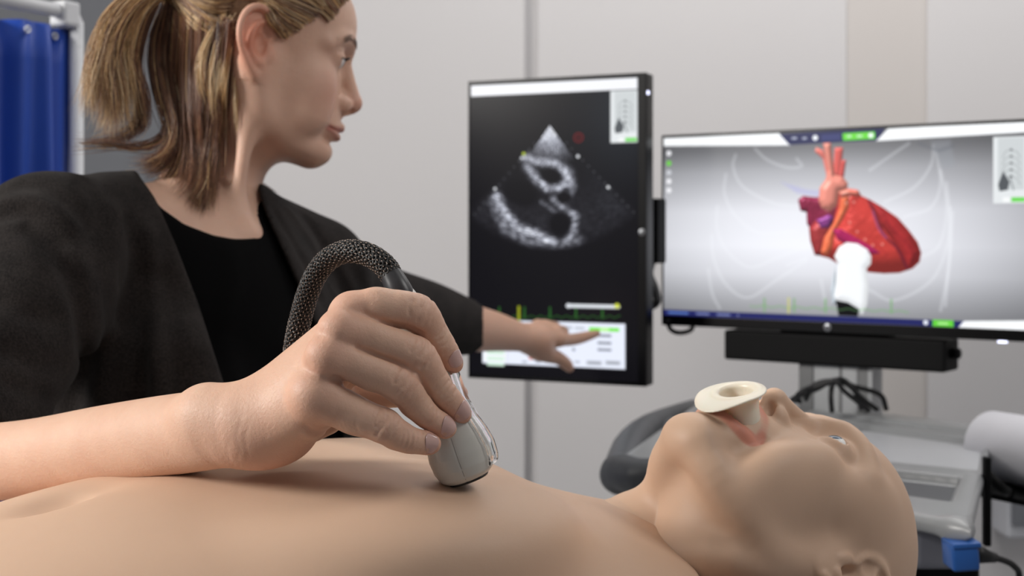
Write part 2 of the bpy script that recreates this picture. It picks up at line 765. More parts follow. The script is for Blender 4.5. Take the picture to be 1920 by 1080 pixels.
def right_arm():
    lo = np.array([-238.0, 768, 1072])
    hi = np.array([-12.0, 912, 1228])
    F = Field(lo, hi, 0.75)
    # forearm, one smooth limb from wrist to elbow
    fa_pts = [M3(500, 790, .836), M3(432, 801, .838), M3(330, 814, .875), M3(200, 836, .925), M3(60, 858, .975), M3(-60, 872, 1.015), M3(-130, 880, 1.035)]
    fa_rad = [21, 23.4, 25.4, 27.2, 27.0, 29, 32]
    up = (0, -1, 0.1)
    F.add(limb(fa_pts, fa_rad, 26, up, 1.22), 0)
    F.add(ball(M3(386, 774, .845), 14), 18)                      # ulnar head
    # carpus and metacarpals
    B = {'index': M3(478, 762, .846), 'middle': M3(480, 776, .838), 'ring': M3(484, 796, .832), 'pinky': M3(490, 815, .832)}
    H = LocalField(F, lo, hi)
    for f in ('index', 'middle', 'ring', 'pinky'):
        m = RH[f][0]
        e = M3(*m[:3]) + 0.18 * (M3(*RH[f][1][:3]) - M3(*m[:3]))
        H.add(cone(B[f], e, PXR(46, .835), PXR(m[3] - 2, m[2])), 9)
    # hypothenar heel and palm
    H.add(cone(M3(488, 806, .838), M3(575, 772, .826), PXR(62, .835), PXR(54, .826)), 12)
    H.add(ell(M3(528, 806, .840), (20, 15, 18)), 12)
    H.add(cone(M3(520, 770, .850), M3(625, 700, .828), 15, 12), 10)
    # thenar and thumb
    TH = [M3(500, 790, .866), M3(585, 785, .872), M3(665, 746, .874), M3(725, 737, .874), M3(778, 734, .873), M3(835, 737, .870), M3(858, 739, .868)]
    TR = [17, 14.5, 11.5, 9.6, 10.0, 8.4, 6.5]
    H.add(limb(TH, TR, 20), 10)
    H.add(cone(M3(600, 740, .855), M3(665, 690, .850), 12, 9), 12)    # web between thumb and palm
    F.v = smin_np(F.v, H.v, 14.0)
    del H
    # fingers
    joints = []
    G = LocalField(F, M3(440, 930, .77), M3(940, 480, .90))
    for f in ('pinky', 'ring', 'middle', 'index'):
        pts = RH[f]
        Q = [M3(*p[:3]) for p in pts]
        Rr = [PXR(p[3], p[2]) for p in pts]
        S = LocalField(F, np.min(Q, 0) - 22, np.max(Q, 0) + 22)
        S.add(limb(Q, Rr, 24), 0)
        a, n, l = joint_frame(Q[1], Q[2], Q[3], EXT[f])
        a2, n2, l2 = joint_frame(Q[3], Q[4], Q[5], EXT[f])
        S.add(ell(Q[2] + n * 1.0 - a * 0.5, (Rr[2] * 1.0, Rr[2] * 0.98, Rr[2] * 0.92), np.array([a, l, n])), 3)
        S.add(ell(Q[1] - n * 2.0, (14, Rr[1] * 0.92, Rr[1] * 0.9), np.array([norm(Q[2] - Q[1]), l, n])), 4)
        S.add(ell(Q[3] - n2 * 1.6, (9, Rr[3] * 0.96, Rr[3] * 0.9), np.array([norm(Q[4] - Q[3]), l2, n2])), 3)
        S.add(ell(Q[5] - n2 * 1.4 - a2 * 0.8, (8.5, Rr[5] * 1.0, Rr[5] * 0.98), np.array([norm(Q[6] - Q[4]), l2, n2])), 3)
        S.flush_into(G, 1.3)
        joints.append((f, Q, Rr, (a, n, l), (a2, n2, l2)))
    G.flush(8.0)
    # knuckle heads
    nd_ = norm((-0.35, -0.80, 0.48))
    for f, rr in (('index', 9.2), ('middle', 9.8), ('ring', 9.2), ('pinky', 10.0)):
        p = RH[f][0]
        c = M3(*p[:3])
        F.add(ball(c + nd_ * 2.0 + norm((-0.8, 0, -0.2)) * 1.5, rr), 8)
    for a_, b_ in (('index', 'middle'), ('middle', 'ring'), ('ring', 'pinky')):
        p, q = RH[a_][0], RH[b_][0]
        m = (M3(*p[:3]) + M3(*q[:3])) / 2
        v = norm(M3(*RH[a_][1][:3]) - M3(*p[:3]))
        s = m + v * 5 + nd_ * 9
        F.groove([s - v * 9, s, s + v * 10], 4.5, 0.9)
    # creases over the joints
    for f, Q, Rr, fa, fb in joints:
        creases(F, Q[1], Q[2], Q[3], Rr[2], EXT[f],
                [(-6.2, 0.9, 0.55, 0.55), (-3.2, 1.0, 1.0, 0.9), (-0.4, 0.8, 0.5, 0.6), (2.4, 1.0, 1.0, 0.95), (5.4, 0.9, 0.6, 0.6)], 0.95, 0.85)
        creases(F, Q[3], Q[4], Q[5], Rr[4], EXT[f],
                [(-4.6, 0.9, 0.6, 0.6), (-2.0, 1.0, 1.0, 0.85), (0.6, 0.9, 0.9, 0.95), (3.0, 0.8, 0.5, 0.6)], 0.85, 0.7)
    # crease marks at wrist and hand heel
    for k, x in enumerate((447, 462, 430)):
        pl = [M3(x + 3 * math.sin(t * 0.9 + k), y, .78) for t, y in enumerate(range(775 + 22 * k, 866, 8))]
        pl = [cast(F, p, norm(p - np.array([0, 0, CAMZ * 1000])), 90) for p in pl]
        F.groove(pl, 1.3, 0.13)
    cam = np.array([0, 0, CAMZ * 1000])
    on = lambda x, y: cast(F, M3(x, y, .775), norm(M3(x, y, .9) - cam), 120)
    F.groove([on(x, y) for x, y in ((575, 800), (583, 806), (592, 811), (603, 812), (613, 808), (622, 806))], 2.0, 1.0)
    F.groove([on(x, y) for x, y in ((572, 812), (578, 818), (586, 820))], 2.5, -0.8)
    # clefts between neighbouring fingers, starting at the webs
    for pl, w, dp in (([(684, 588), (709, 601), (740, 609), (772, 615), (790, 625)], 1.7, 1.5), ([(672, 654), (709, 666), (752, 684), (783, 707), (804, 738)], 1.7, 1.5),
                      ([(628, 708), (648, 722), (668, 731)], 2.2, 1.6)):
        F.groove([on(x, y) for x, y in pl], w, dp)
    # folds seen on the backs of the finger joints
    def arc(x0, y0, x1, y1, bow):
        nx, ny = (y1 - y0), -(x1 - x0)
        q = math.hypot(nx, ny)
        return [(x0 + (x1 - x0) * t + nx / q * bow * 4 * t * (1 - t), y0 + (y1 - y0) * t + ny / q * bow * 4 * t * (1 - t)) for t in (0, .25, .5, .75, 1)]
    for x0, y0, x1, y1, bow, w, dp in (
            (752, 688, 739, 718, -3, .9, .75), (773, 700, 754, 727, 4, .9, .75), (742, 690, 733, 706, -2, .8, .35), (762, 694, 752, 716, 2, .7, .3),
            (783, 634, 770, 658, -3, .9, .7), (801, 641, 787, 668, 4, .9, .75), (774, 632, 763, 650, -2, .8, .35), (792, 638, 782, 656, 2, .7, .3),
            (713, 764, 703, 800, -3, .9, .8), (725, 780, 713, 806, 4, .9, .7), (705, 764, 697, 790, -2, .8, .4), (719, 772, 708, 802, 2, .7, .4),
            (852, 712, 830, 742, 3, .85, .6), (846, 706, 822, 734, 2, .8, .55), (858, 722, 838, 750, 3, .8, .5), (838, 700, 816, 726, -2, .8, .35),
            (814, 763, 797, 792, 3, .85, .6), (808, 757, 790, 784, 2, .8, .45), (821, 772, 805, 797, 3, .8, .45),
            (764, 808, 758, 838, 3, .9, .6), (757, 806, 750, 834, 2, .8, .45), (772, 810, 767, 840, 3, .8, .45),
            (840, 620, 824, 640, 3, .85, .6), (834, 612, 818, 632, 2, .8, .5), (845, 630, 829, 650, 3, .8, .5), (775, 562, 768, 590, -4, 1.1, .6), (800, 560, 790, 578, 3, 1.1, .4)):
        F.groove([on(x, y) for x, y in arc(x0, y0, x1, y1, bow)], w, dp * 1.45)
    for k in range(5):
        F.groove([on(632 + 9 * k, 770 + 3 * k), on(630 + 9 * k, 788 + 3 * k), on(636 + 9 * k, 802 + 2 * k)], 1.2, 0.28)
    V, Qd = F.mesh()
    V = smooth_mesh(V, Qd, 1, 0.3)
    xc = -214.0
    V, Qd = keep_faces(V, Qd, (V[Qd, 0] > xc).all(1))
    A = Field([-480, 830, 1020], [xc + 6, 1090, 1150], 1.6)
    A.add(limb(fa_pts, fa_rad, 26, up, 1.22), 0)
    A.add(ball(M3(386, 774, .845), 14), 18)
    V2, Q2 = A.mesh()
    V2, Q2 = keep_faces(V2, Q2, (V2[Q2, 0] < xc - 1.0).all(1))
    V, Qd = join_loops(V, Qd, V2, Q2)
    # pigment
    base = np.array(rgb(224, 184, 160))
    red = np.array(rgb(206, 138, 118))
    w = np.zeros(len(V))
    for f, Q, Rr, fa, fb in joints:
        for J, s, a in ((Q[0], 13, 0.5), (Q[2], 10, 0.35), (Q[4], 7, 0.30), (Q[6], 9, 0.5)):
            w = np.maximum(w, a * np.exp(-((V - J) ** 2).sum(1) / (s * s) * 0.8))
    for T in TH[4:]:
        w = np.maximum(w, 0.5 * np.exp(-((V - T) ** 2).sum(1) / 160))
    col = base + (red - base) * w[:, None]
    nz = fbm(V * 0.05, 3)
    col = col * (1 + np.outer(nz, (0.03, 0.06, 0.07)))
    hz = np.exp(-((V - M3(500, 860, .83)) ** 2).sum(1) / 900.0)
    col = col + (red - col) * (0.35 * hz)[:, None]
    return F, V, Qd, col, joints, TH


class LocalField(Field):
    """Scratch window of a bigger field, merged back with flush()."""
    def __init__(s, F, lo, hi):
        sl = F.win(lo, hi)
        s.F, s.sl, s.h = F, sl, F.h
        s.ax = [F.ax[i][sl[i]] for i in range(3)]
        s.lo = np.array([a[0] for a in s.ax], float)
        s.n = np.array([len(a) for a in s.ax])
        s.v = np.full(s.n, 60.0, np.float32)

    def flush_into(s, G, k):
        a0 = [sl.start - g.start for sl, g in zip(s.sl, G.sl)]
        src, dst = [], []
        for i in range(3):
            b0, b1 = max(a0[i], 0), min(a0[i] + s.n[i], G.n[i])
            dst.append(slice(b0, b1))
            src.append(slice(b0 - a0[i], b1 - a0[i]))
        G.v[tuple(dst)] = smin_np(G.v[tuple(dst)], s.v[tuple(src)], k)

    def flush(s, k):
        s.F.v[s.sl] = smin_np(s.F.v[s.sl], s.v, k)


def boundary_loop(V, Q, xmin=None, xmax=None):
    e = np.vstack([Q[:, [i, (i + 1) % 4]] for i in range(4)])
    key = np.sort(e, 1)
    _, inv, cnt = np.unique(key, axis=0, return_inverse=True, return_counts=True)
    b = e[cnt[inv.ravel()] == 1]
    m = np.ones(len(b), bool)
    if xmin is not None:
        m &= V[b[:, 0], 0] > xmin
    if xmax is not None:
        m &= V[b[:, 0], 0] < xmax
    nxt = {int(p): int(q) for p, q in b[m]}
    best = []
    left = set(nxt)
    while left:
        s = left.pop()
        loop = [s]
        c = nxt[s]
        while c in left:
            left.discard(c)
            loop.append(c)
            c = nxt[c]
        if len(loop) > len(best):
            best = loop
    return np.array(best)


def join_loops(V, Q, V2, Q2):
    """Stitch the open end of (V, Q) at its low x to the open end of (V2, Q2) at its high x."""
    L1 = boundary_loop(V, Q, xmax=V[:, 0].min() + 6)
    L2 = boundary_loop(V2, Q2, xmin=V2[:, 0].max() - 8)[::-1]
    c = V[L1].mean(0)
    a1 = np.unwrap(np.arctan2(V[L1, 2] - c[2], V[L1, 1] - c[1]))
    a2 = np.unwrap(np.arctan2(V2[L2, 2] - c[2], V2[L2, 1] - c[1]))
    s1 = 1 if a1[-1] > a1[0] else -1
    a1, a2 = a1 * s1, a2 * (1 if a2[-1] > a2[0] else -1)
    k = int(np.argmin(np.abs((np.angle(np.exp(1j * (a2 * s1 - a1[0] * s1)))))))
    L2 = np.roll(L2, -k)
    n, m = len(L1), len(L2)
    V2o = len(V)
    t = []
    i = j = 0
    while i < n or j < m:
        if j >= m or (i < n and (i + 1) / n <= (j + 1) / m):
            t.append((L1[(i + 1) % n], L1[i % n], V2o + L2[j % m], V2o + L2[j % m]))
            i += 1
        else:
            t.append((L1[i % n], V2o + L2[j % m], V2o + L2[(j + 1) % m], L1[i % n]))
            j += 1
    return np.vstack([V, V2]), (Q, Q2 + V2o, tri_fix(t))


def tri_fix(t):
    out = []
    for q in t:
        s = []
        for v in q:
            if v not in s:
                s.append(int(v))
        out.append(s)
    return np.array(out)


def smin_np(a, d, k):
    q = np.maximum(k - np.abs(a - d), 0) / k
    return np.minimum(a, d) - q * q * (k * 0.25)


def fbm(p, octs=3):
    """Cheap smooth noise in about -1..1 from summed sines in turned directions."""
    rs = np.random.RandomState(7)
    out = np.zeros(len(p))
    amp, fr, tot = 1.0, 1.0, 0.0
    for o in range(octs):
        s = np.ones(len(p))
        acc = np.zeros(len(p))
        for _ in range(5):
            d = norm(rs.randn(3))
            acc += np.sin((p @ d) * fr * rs.uniform(0.7, 1.4) * 3 + rs.uniform(0, 6.28))
        out += amp * acc / 5 * 1.6
        tot += amp
        amp *= 0.55
        fr *= 2.1
    return out / tot
# ------------------------------------------------------------------ heads (canonical frame: x forward, y left, z up, mm)
def rot(axis, deg):
    return np.array(Matrix.Rotation(math.radians(deg), 3, axis))


def mirror(pts, s):
    return [(p[0], p[1] * s, p[2]) for p in pts]


def build_ear(F, s, sc=1.0, cx=0.0, cz=0.0, flare=0.42, y0=69.0):
    def E(x, z, out=0.0):
        return np.array([cx + x * sc, s * (y0 + (flare * max(0.0, -x) + out) * sc), cz + z * sc])
    S = LocalField(F, [cx - 60, -110 if s < 0 else 45, cz - 60], [cx + 30, -45 if s < 0 else 110, cz + 70])
    t = math.atan(flare)
    R = np.array([[-math.cos(t), s * math.sin(t), 0], [math.sin(t), s * math.cos(t), 0], [0, 0, 1]])
    Rl = R.copy()
    tilt = rot('Y', 0)
    # blade of the ear, leaning back
    lean = math.radians(16)
    Rb = np.array([R[0] * math.cos(lean) - np.array([0, 0, 1]) * math.sin(lean) * 0, R[1], R[2]])
    a = R[0] * math.sin(lean) + R[2] * math.cos(lean)
    b = R[0] * math.cos(lean) - R[2] * math.sin(lean)
    S.add(ell(E(-16, 9, -1), (31 * sc, 16.5 * sc, 3.4 * sc), np.array([a, b, R[1]])), 0)
    S.add(ell(E(-6.5, -20, 0), (12 * sc, 8.0 * sc, 4.0 * sc), np.array([a, b, R[1]])), 6)
    # helix rim
    hel = [(-4, 8, 1.0), (1, 18, 2.0), (0, 29, 2.5), (-8, 38.5, 3), (-20, 41, 4), (-30, 33, 4.5), (-34, 19, 4.5), (-32, 4, 4), (-25, -10, 3), (-15, -22, 2), (-8, -27, 1.5)]
    S.add(limb([E(*p) for p in hel], [2.4 * sc, 3.0 * sc, 3.3 * sc, 3.6 * sc, 3.9 * sc, 4.0 * sc, 3.8 * sc, 3.6 * sc, 3.4 * sc, 4.2 * sc, 4.4 * sc], 26), 2.0)
    # antihelix
    ant = [(-9, 30, 1.5), (-17, 23, 2.5), (-20.5, 10, 3.5), (-18, -4, 3.5), (-11, -13, 3.0), (-6, -14, 2.5)]
    S.add(limb([E(*p) for p in ant], [2.2 * sc, 3.2 * sc, 3.6 * sc, 3.6 * sc, 3.4 * sc, 3.0 * sc], 16), 3.0)
    # hollow between helix and antihelix, concha, canal
    S.cut(limb([E(-12, 33, 5.5), E(-24, 28, 7), E(-27, 13, 7), E(-24, -3, 6)], [3.2 * sc, 3.6 * sc, 3.2 * sc, 2.4 * sc], 14), 3)
    S.cut(ell(E(-9, 4, 5.0), (8.2 * sc, 8.5 * sc, 13 * sc), np.array([R[0], R[1], R[2]])), 3)
    S.cut(ell(E(-5, 20, 4.5), (6.0 * sc, 5.5 * sc, 6.5 * sc), np.array([R[0], R[1], R[2]])), 2.5)
    S.flush(5.0)
    F.cut(ell(E(-7.5, -1, 1.5), (6.5 * sc, 6.5 * sc, 9.5 * sc)), 3.0)
    F.cut(cone(E(-5.0, -3, 2), E(2, -2, -14), 4.2 * sc, 3.0 * sc), 2.0)
    F.add(ell(E(2.0, -3, 2.2), (4.6 * sc, 3.2 * sc, 7.5 * sc), np.array([norm((1, s * 0.5, 0)), norm((-s * 0.5, 1, 0)), (0, 0, 1)])), 4.0)
    F.add(ell(E(-8, -14.5, 3.2), (4.5 * sc, 3.2 * sc, 3.4 * sc)), 3.5)


def build_head(F, kind, ears=(-1, 1), ear=(1.0, 0, 0, 0.42, 69.0)):
    man = kind == 'manikin'
    J = 9.0 if man else 0.0                                     # dropped jaw
    F.add(ell((-8, 0, 46), (93, 74, 84)) if not man else ell((-12, 0, 40), (90, 74, 84)), 0)
    F.add(ell((30, 0, 54), (60, 60, 58)) if not man else ell((22, 0, 44), (58, 60, 52)), 22)   # forehead
    F.add(ell((34, 0, -16), (52, 55, 72)), 24)                   # middle face
    F.add(ell((62, 0, -32), (32, 35, 34)), 16)                   # muzzle
    F.add(ell((30, 0, -56 - J * 0.5), (46, 42, 32)), 20)         # floor of the mouth
    for s in (-1, 1):
        F.add(limb(mirror([(-4, 57, -8), (2, 54, -40 - J * .3), (16, 49, -62 - J * .6), (50, 31, -80 - J * .9), (78 - J * .3, 10, -86 - J)], s), [15, 14, 13.5, 13, 13], 18), 20)
        if man:
            F.add(ell((54, s * 45, -10), (24, 17, 17)), 16)      # cheekbone
            F.add(ell((44, s * 42, -36), (36, 21, 46)), 16)      # cheek
            F.add(ell((34, s * 56, 26), (26, 14, 26)), 16)       # temple
            F.add(limb(mirror([(82, 7, 37), (81, 22, 41), (71, 42, 40), (56, 54, 32)], s), [8, 8.5, 7, 4.5], 14), 14)
        else:
            F.add(ell((53, s * 44, -12), (24, 18, 20)), 18)
            F.add(ell((48, s * 42, -38), (32, 20, 34)), 16)
            F.add(limb(mirror([(85, 7, 38), (83, 22, 40), (72, 42, 38), (60, 52, 28)], s), [8, 8, 7, 6], 14), 12)
    F.add(ell((82 - J * .3, 0, -81 - J), (14, 19, 14)), 13)      # chin
    if not man:
        F.add(ell((44, 0, -78), (38, 30, 18)), 18)               # softness under the chin
    for s in (-1, 1):
        F.cut(ell((98, s * 34, 19), (20, 21, 12.5)) if not man else ell((97, s * 30, 19), (18, 17, 12)), 12)   # orbit
        F.cut(ell((92, s * 17, 17), (12, 8, 9)), 8)
        F.add(ell((69, s * 33, 18), (14.6, 16.2, 13.2)), 5)      # lids over the eyeball
        if man:
            F.cut(ell((86, s * 33.0, 18.0), (13, 14.0, 4.8)), 1.2)
            F.groove([(84, s * 10, 34), (84, s * 24, 42), (74, s * 42, 43), (58, s * 54, 35)], 3.0, -1.3)
            F.groove([(73, s * 17, 19), (83, s * 24, 25.5), (84, s * 34, 27), (76, s * 46, 23.5)], 1.5, 1.0)
        else:
            F.cut(ell((87, s * 33.5, 15.6), (12, 12, 3.6)), 1.2)
            F.groove([(73, s * 18, 20), (83, s * 25, 25.5), (84, s * 34, 26.5), (74, s * 47, 22)], 1.5, 1.2)
    # nose
    n0 = -3.5 if man else 0.0
    F.add(limb([(84 + n0, 0, 32), (88 + n0, 0, 22), (96 + n0, 0, 6), (104 + n0, 0, -8), (107 + n0, 0, -14)], [8.0, 7.0, 7.4, 8.2, 8.6], 16), 8)
    F.add(ell((92 + n0, 0, -16), (14, 12, 10)), 6)
    F.add(ell((108 + n0, 0, -14.5), (8.2, 9, 8)), 4)
    for s in (-1, 1):
        F.add(ell((95 + n0, s * 12.5, -19.5), (11.0, 6.4, 7.6), np.array([norm((1, -s * 0.35, 0)), norm((s * 0.35, 1, 0)), (0, 0, 1.0)])), 3.5)
        F.groove([(84 + n0, s * 18.5, -16), (88 + n0, s * 19.5, -11.5), (97 + n0, s * 17, -9.5)], 2.0, 0.9)
    F.add(limb([(107 + n0, 0, -21), (97, 0, -28)], [4.0, 4.0], 6), 3)
    for s in (-1, 1):
        F.cut(ell((102 + n0, s * 7.4, -26.5), (7.2, 3.9, 7.0), np.array([norm((1, -s * 0.3, 0)), norm((s * 0.3, 1, 0)), (0, 0, 1.0)])), 1.8)
    # mouth
    F.add(ell((84, 0, -47), (15, 24, 18)), 10)
    if man:
        F.add(ell((79, 0, -69), (15, 24, 18)), 12)
        up = [(76, 26, -54), (88, 17, -43), (96, 6, -38), (97, 0, -38)]
        lw = [(76, 25, -57), (85, 20, -67), (92, 9, -74), (94, 0, -75)]
    else:
        up = [(83, 25, -47), (93, 15, -43.5), (98.5, 6, -42), (99, 0, -42.8)]
        lw = [(83, 24, -48), (91, 15, -52.5), (95.5, 7, -54.5), (96, 0, -54.8)]
    ru, rl = ([2.8, 4.6, 5.8, 5.4], [2.8, 5.2, 6.6, 6.8]) if man else ([2.3, 3.6, 4.5, 4.2], [2.3, 4.0, 5.0, 5.2])
    for s in (-1, 1):
        F.add(limb(mirror(up, s), ru, 12), 3)
        F.add(limb(mirror(lw, s), rl, 12), 3)
    if man:
        F.cut(ell((90, 0, -57.5), (30, 18.5, 15.5)), 2.5)
        F.cut(ell((64, 0, -57), (22, 18, 16)), 2.5)
    else:
        for s in (-1, 1):
            F.groove(mirror([(84, 26, -48), (94, 16, -48), (100, 6, -47.6), (101, 0, -47.9)], s), 1.8, 2.4)
    if man:
        F.groove([(76, -20, -73), (85, -9, -83), (86, 0, -85), (85, 9, -83), (76, 20, -73)], 4.0, 3.0)
    else:
        F.groove([(84, -16, -66), (92, 0, -66.5), (84, 16, -66)], 6.5, 1.3)
    F.groove([(101, 0, -30), (102, 0, -37)], 3.0, 1.2)
    for s in (-1, 1):
        F.groove([(88, s * 22, -22), (82, s * 30, -36), (76, s * 33, -48)], 5.0, 0.9)
        F.groove([(80, s * 28, -49), (78, s * 30, -54)], 3.5, 0.8)
    for s in ears:
        build_ear(F, s, *ear)


WR = np.array([[0.938, -0.283, 0.202], [0.26, 0.956, 0.134], [-0.231, -0.073, 0.97]])   # examiner's head turned to the screens
WR = np.linalg.svd(WR)[0] @ np.linalg.svd(WR)[2]
W_SC = 0.95
W_O = np.array([-257.7, 1421.0, 1418.9])


def w2h(p):
    return WR.T @ (np.asarray(p, float) - W_O) / W_SC


def h2w(V):
    return (np.asarray(V, float) * W_SC) @ WR.T + W_O


MR = np.array([[0.087, 0.549, 0.831], [-0.018, -0.833, 0.552], [0.996, -0.063, -0.063]])   # manikin's head lying on its back
MR = np.linalg.svd(MR)[0] @ np.linalg.svd(MR)[2]
M_SC = 0.95
M_O = np.array([189.1, 993.8, 1029.4])


def m2h(p):
    return MR.T @ (np.asarray(p, float) - M_O) / M_SC


def mh2w(V):
    return (np.asarray(V, float) * M_SC) @ MR.T + M_O
# ------------------------------------------------------------------ training manikin lying on the bed
MAN_A = norm((0.946, 0.324, 0.0))                       # along the body towards the head
MAN_L = norm((0.324, -0.946, 0.0))                      # towards its left side (the camera)
MAN_N = np.array([-290.0, 867.0, 0.0])                  # below the navel


def mb(s, l, z):
    """Point on the manikin: s along the body from the navel, l to its left, height z (mm)."""
    return MAN_N + MAN_A * s + MAN_L * l + np.array([0, 0, z])


def build_manikin():
    R = np.array([MAN_A, MAN_L, [0, 0, 1.0]])
    T = Field([-640, 560, 870], [260, 1300, 1130], 3.2)
    T.add(ell(mb(150, 0, 985), (265, 172, 117), R), 0)             # chest
    T.add(ell(mb(-20, 0, 951), (235, 158, 99), R), 60)             # abdomen
    T.add(ell(mb(-240, 0, 950), (150, 165, 92), R), 45)            # hips
    T.add(limb([mb(352, -165, 950), mb(376, -70, 980), mb(384, 0, 986), mb(376, 70, 978), mb(352, 165, 958)], [58, 54, 50, 54, 60], 14, None, 1.0, 56), 50)
    for sg in (-1, 1):
        T.add(ell(mb(215, sg * 82, 1056), (95, 68, 34), R), 40)    # chest muscle
        T.add(limb([mb(378, sg * 20, 1018), mb(386, sg * 90, 1012), mb(380, sg * 150, 1000)], [9, 8, 8], 8), 22)
    T.add(limb([mb(375, 0, 968), mb(430, -4, 985)], [56, 54], 5, None, 1.0, 46), 40)
    T.groove([mb(330, 0, 1070), mb(140, 0, 1104), mb(20, 0, 1082)], 22, 2.5)
    zt = cast(T, mb(0, 16, 1120), np.array([0, 0, -1.0]), 90)[2]
    T.cut(ell(mb(0, 16, zt + 1), (17, 12, 8), R), 12)
    T.groove([mb(-22, 16, zt), mb(26, 16, zt)], 18, 3.4)
    # flattened underside resting on the bed
    T.v = np.maximum(T.v, (902.0 - T.ax[2][None, None, :]).astype(np.float32))
    V1, Q1 = T.mesh()
    V1 = smooth_mesh(V1, Q1, 2, 0.5)
    # head and neck in the head's own frame
    H = Field([-118, -100, -190], [120, 100, 132], 1.25)
    build_head(H, 'manikin', (1, -1), (0.92, 0, 0, 0.34, 69.0))
    n0, n1, n2 = m2h(mb(380, 0, 1000)), m2h(mb(425, 0, 1022)), m2h(mb(465, -8, 1024))
    H.add(limb([n0, n1, n2, (-14, 0, -70), (-22, 0, -20)], [56, 47, 44, 43, 46], 14, None, 1.0, 40), 20)
    for sg in (-1, 1):
        H.add(limb([m2h(mb(390, sg * 14, 1012)), (0, sg * 40, -90), (-18, sg * 54, -30)], [9, 9, 10], 10), 16)
    V2, Q2 = H.mesh()
    hv = V2.copy()
    V2 = mh2w(V2)
    base = np.array(rgb(210, 177, 152))
    lip = np.array(rgb(206, 132, 112))
    c1 = np.tile(base, (len(V1), 1))
    c2 = np.tile(base, (len(V2), 1))
    w = np.zeros(len(hv))
    for pl, r in (([(76, 26, -54), (88, 17, -43), (96, 6, -38), (97, 0, -38), (96, -6, -38), (88, -17, -43), (76, -26, -54)], 6.2),
                  ([(76, 25, -57), (85, 20, -67), (92, 9, -74), (94, 0, -75), (92, -9, -74), (85, -20, -67), (76, -25, -57)], 7.0)):
        p = spline(pl, 40)
        d = np.sqrt(((hv[:, None, :] - p[None]) ** 2).sum(2).min(1)) if len(hv) < 60000 else near_dist(hv, p)
        w = np.maximum(w, np.clip((r + 1.0 - d) / 1.6, 0, 1))
    inside = (np.abs(hv[:, 1]) < 20) & (hv[:, 0] < 92) & (hv[:, 2] < -40) & (hv[:, 2] > -76) & (hv[:, 0] > 40) & (((hv[:, 1] / 19) ** 2 + ((hv[:, 2] + 57.5) / 17) ** 2) < 1)
    c2 = c2 + (lip - c2) * (w * 0.85)[:, None]
    c2[inside] = np.array(rgb(150, 84, 74))
    n = len(V1)
    V = np.vstack([V1, V2])
    Q = np.vstack([Q1, Q2 + n])
    col = np.vstack([c1, c2])
    mat = skin_mat('manikin_skin', 0.12, 0.5, (0.004, 0.002, 0.001), 0.06, 0.3, 900.0, 0.015)
    o = mesh_obj('training_manikin', V, Q, mat, None, True, col, True)
    tag(o, 'tan plastic patient manikin lying on its back with open mouth', 'manikin')
    # glass eyes set into the lids
    white = plain('eye_white', rgb(236, 236, 234), 0.25, 0.0, 0.02)
    iris = plain('eye_iris', rgb(78, 98, 120), 0.06, 0.0, 0.2, 400.0)
    pup = plain('eye_pupil', rgb(12, 12, 14), 0.05)
    for sg in (1, -1):
        eyeball('eye', np.array([70.0, sg * 33, 18]), 12.6, mh2w, MR, white, iris, pup, o, (1, 0, 0))
    ivory = plain('tooth_ivory', rgb(236, 228, 208), 0.3)
    for k in range(-3, 4):
        a = math.radians(k * 20)
        c = np.array([66 + 20 * math.cos(a), 17.5 * math.sin(a), -46.0])
        tb = MB().box((0, 0, 0), (2.2, 3.0, 4.4), rot('Z', -math.degrees(a)), 1.4)
        vv = mh2w(np.array(tb.v) + c)
        mesh_obj('tooth', vv, tb.f, ivory, o, True, None, True)
    return o, T, H


def near_dist(V, p, chunk=40000):
    out = np.empty(len(V))
    for i in range(0, len(V), chunk):
        out[i:i + chunk] = np.sqrt(((V[i:i + chunk, None, :] - p[None]) ** 2).sum(2).min(1))
    return out


def eyeball(name, c, r, tr, R, mw, mi, mp, parent, look):
    """Ball with iris and pupil discs pressed onto it."""
    look = norm(look)
    Rl = frame(look, (0, 0, 1))
    nl, nm = 28, 36
    vs, fs, fm = [], [], []
    for i in range(nl + 1):
        th = math.pi * i / nl
        rr = r * (1.0 if th > 0.5 else 1.0 + 0.05 * (1 - (th / 0.5) ** 2))
        for j in range(nm):
            ph = 2 * math.pi * j / nm
            l = np.array([math.cos(th), math.sin(th) * math.cos(ph), math.sin(th) * math.sin(ph)]) * rr
            vs.append(c + Rl.T @ l)
    for i in range(nl):
        for j in range(nm):
            j2 = (j + 1) % nm
            fs.append((i * nm + j, i * nm + j2, (i + 1) * nm + j2, (i + 1) * nm + j))
            th = (i + 0.5) * math.pi / nl
            fm.append(2 if th < 0.2 else (1 if th < 0.5 else 0))
    return mesh_obj(name, tr(np.array(vs)), np.array(fs), [mw, mi, mp], parent, True, None, True, fm)


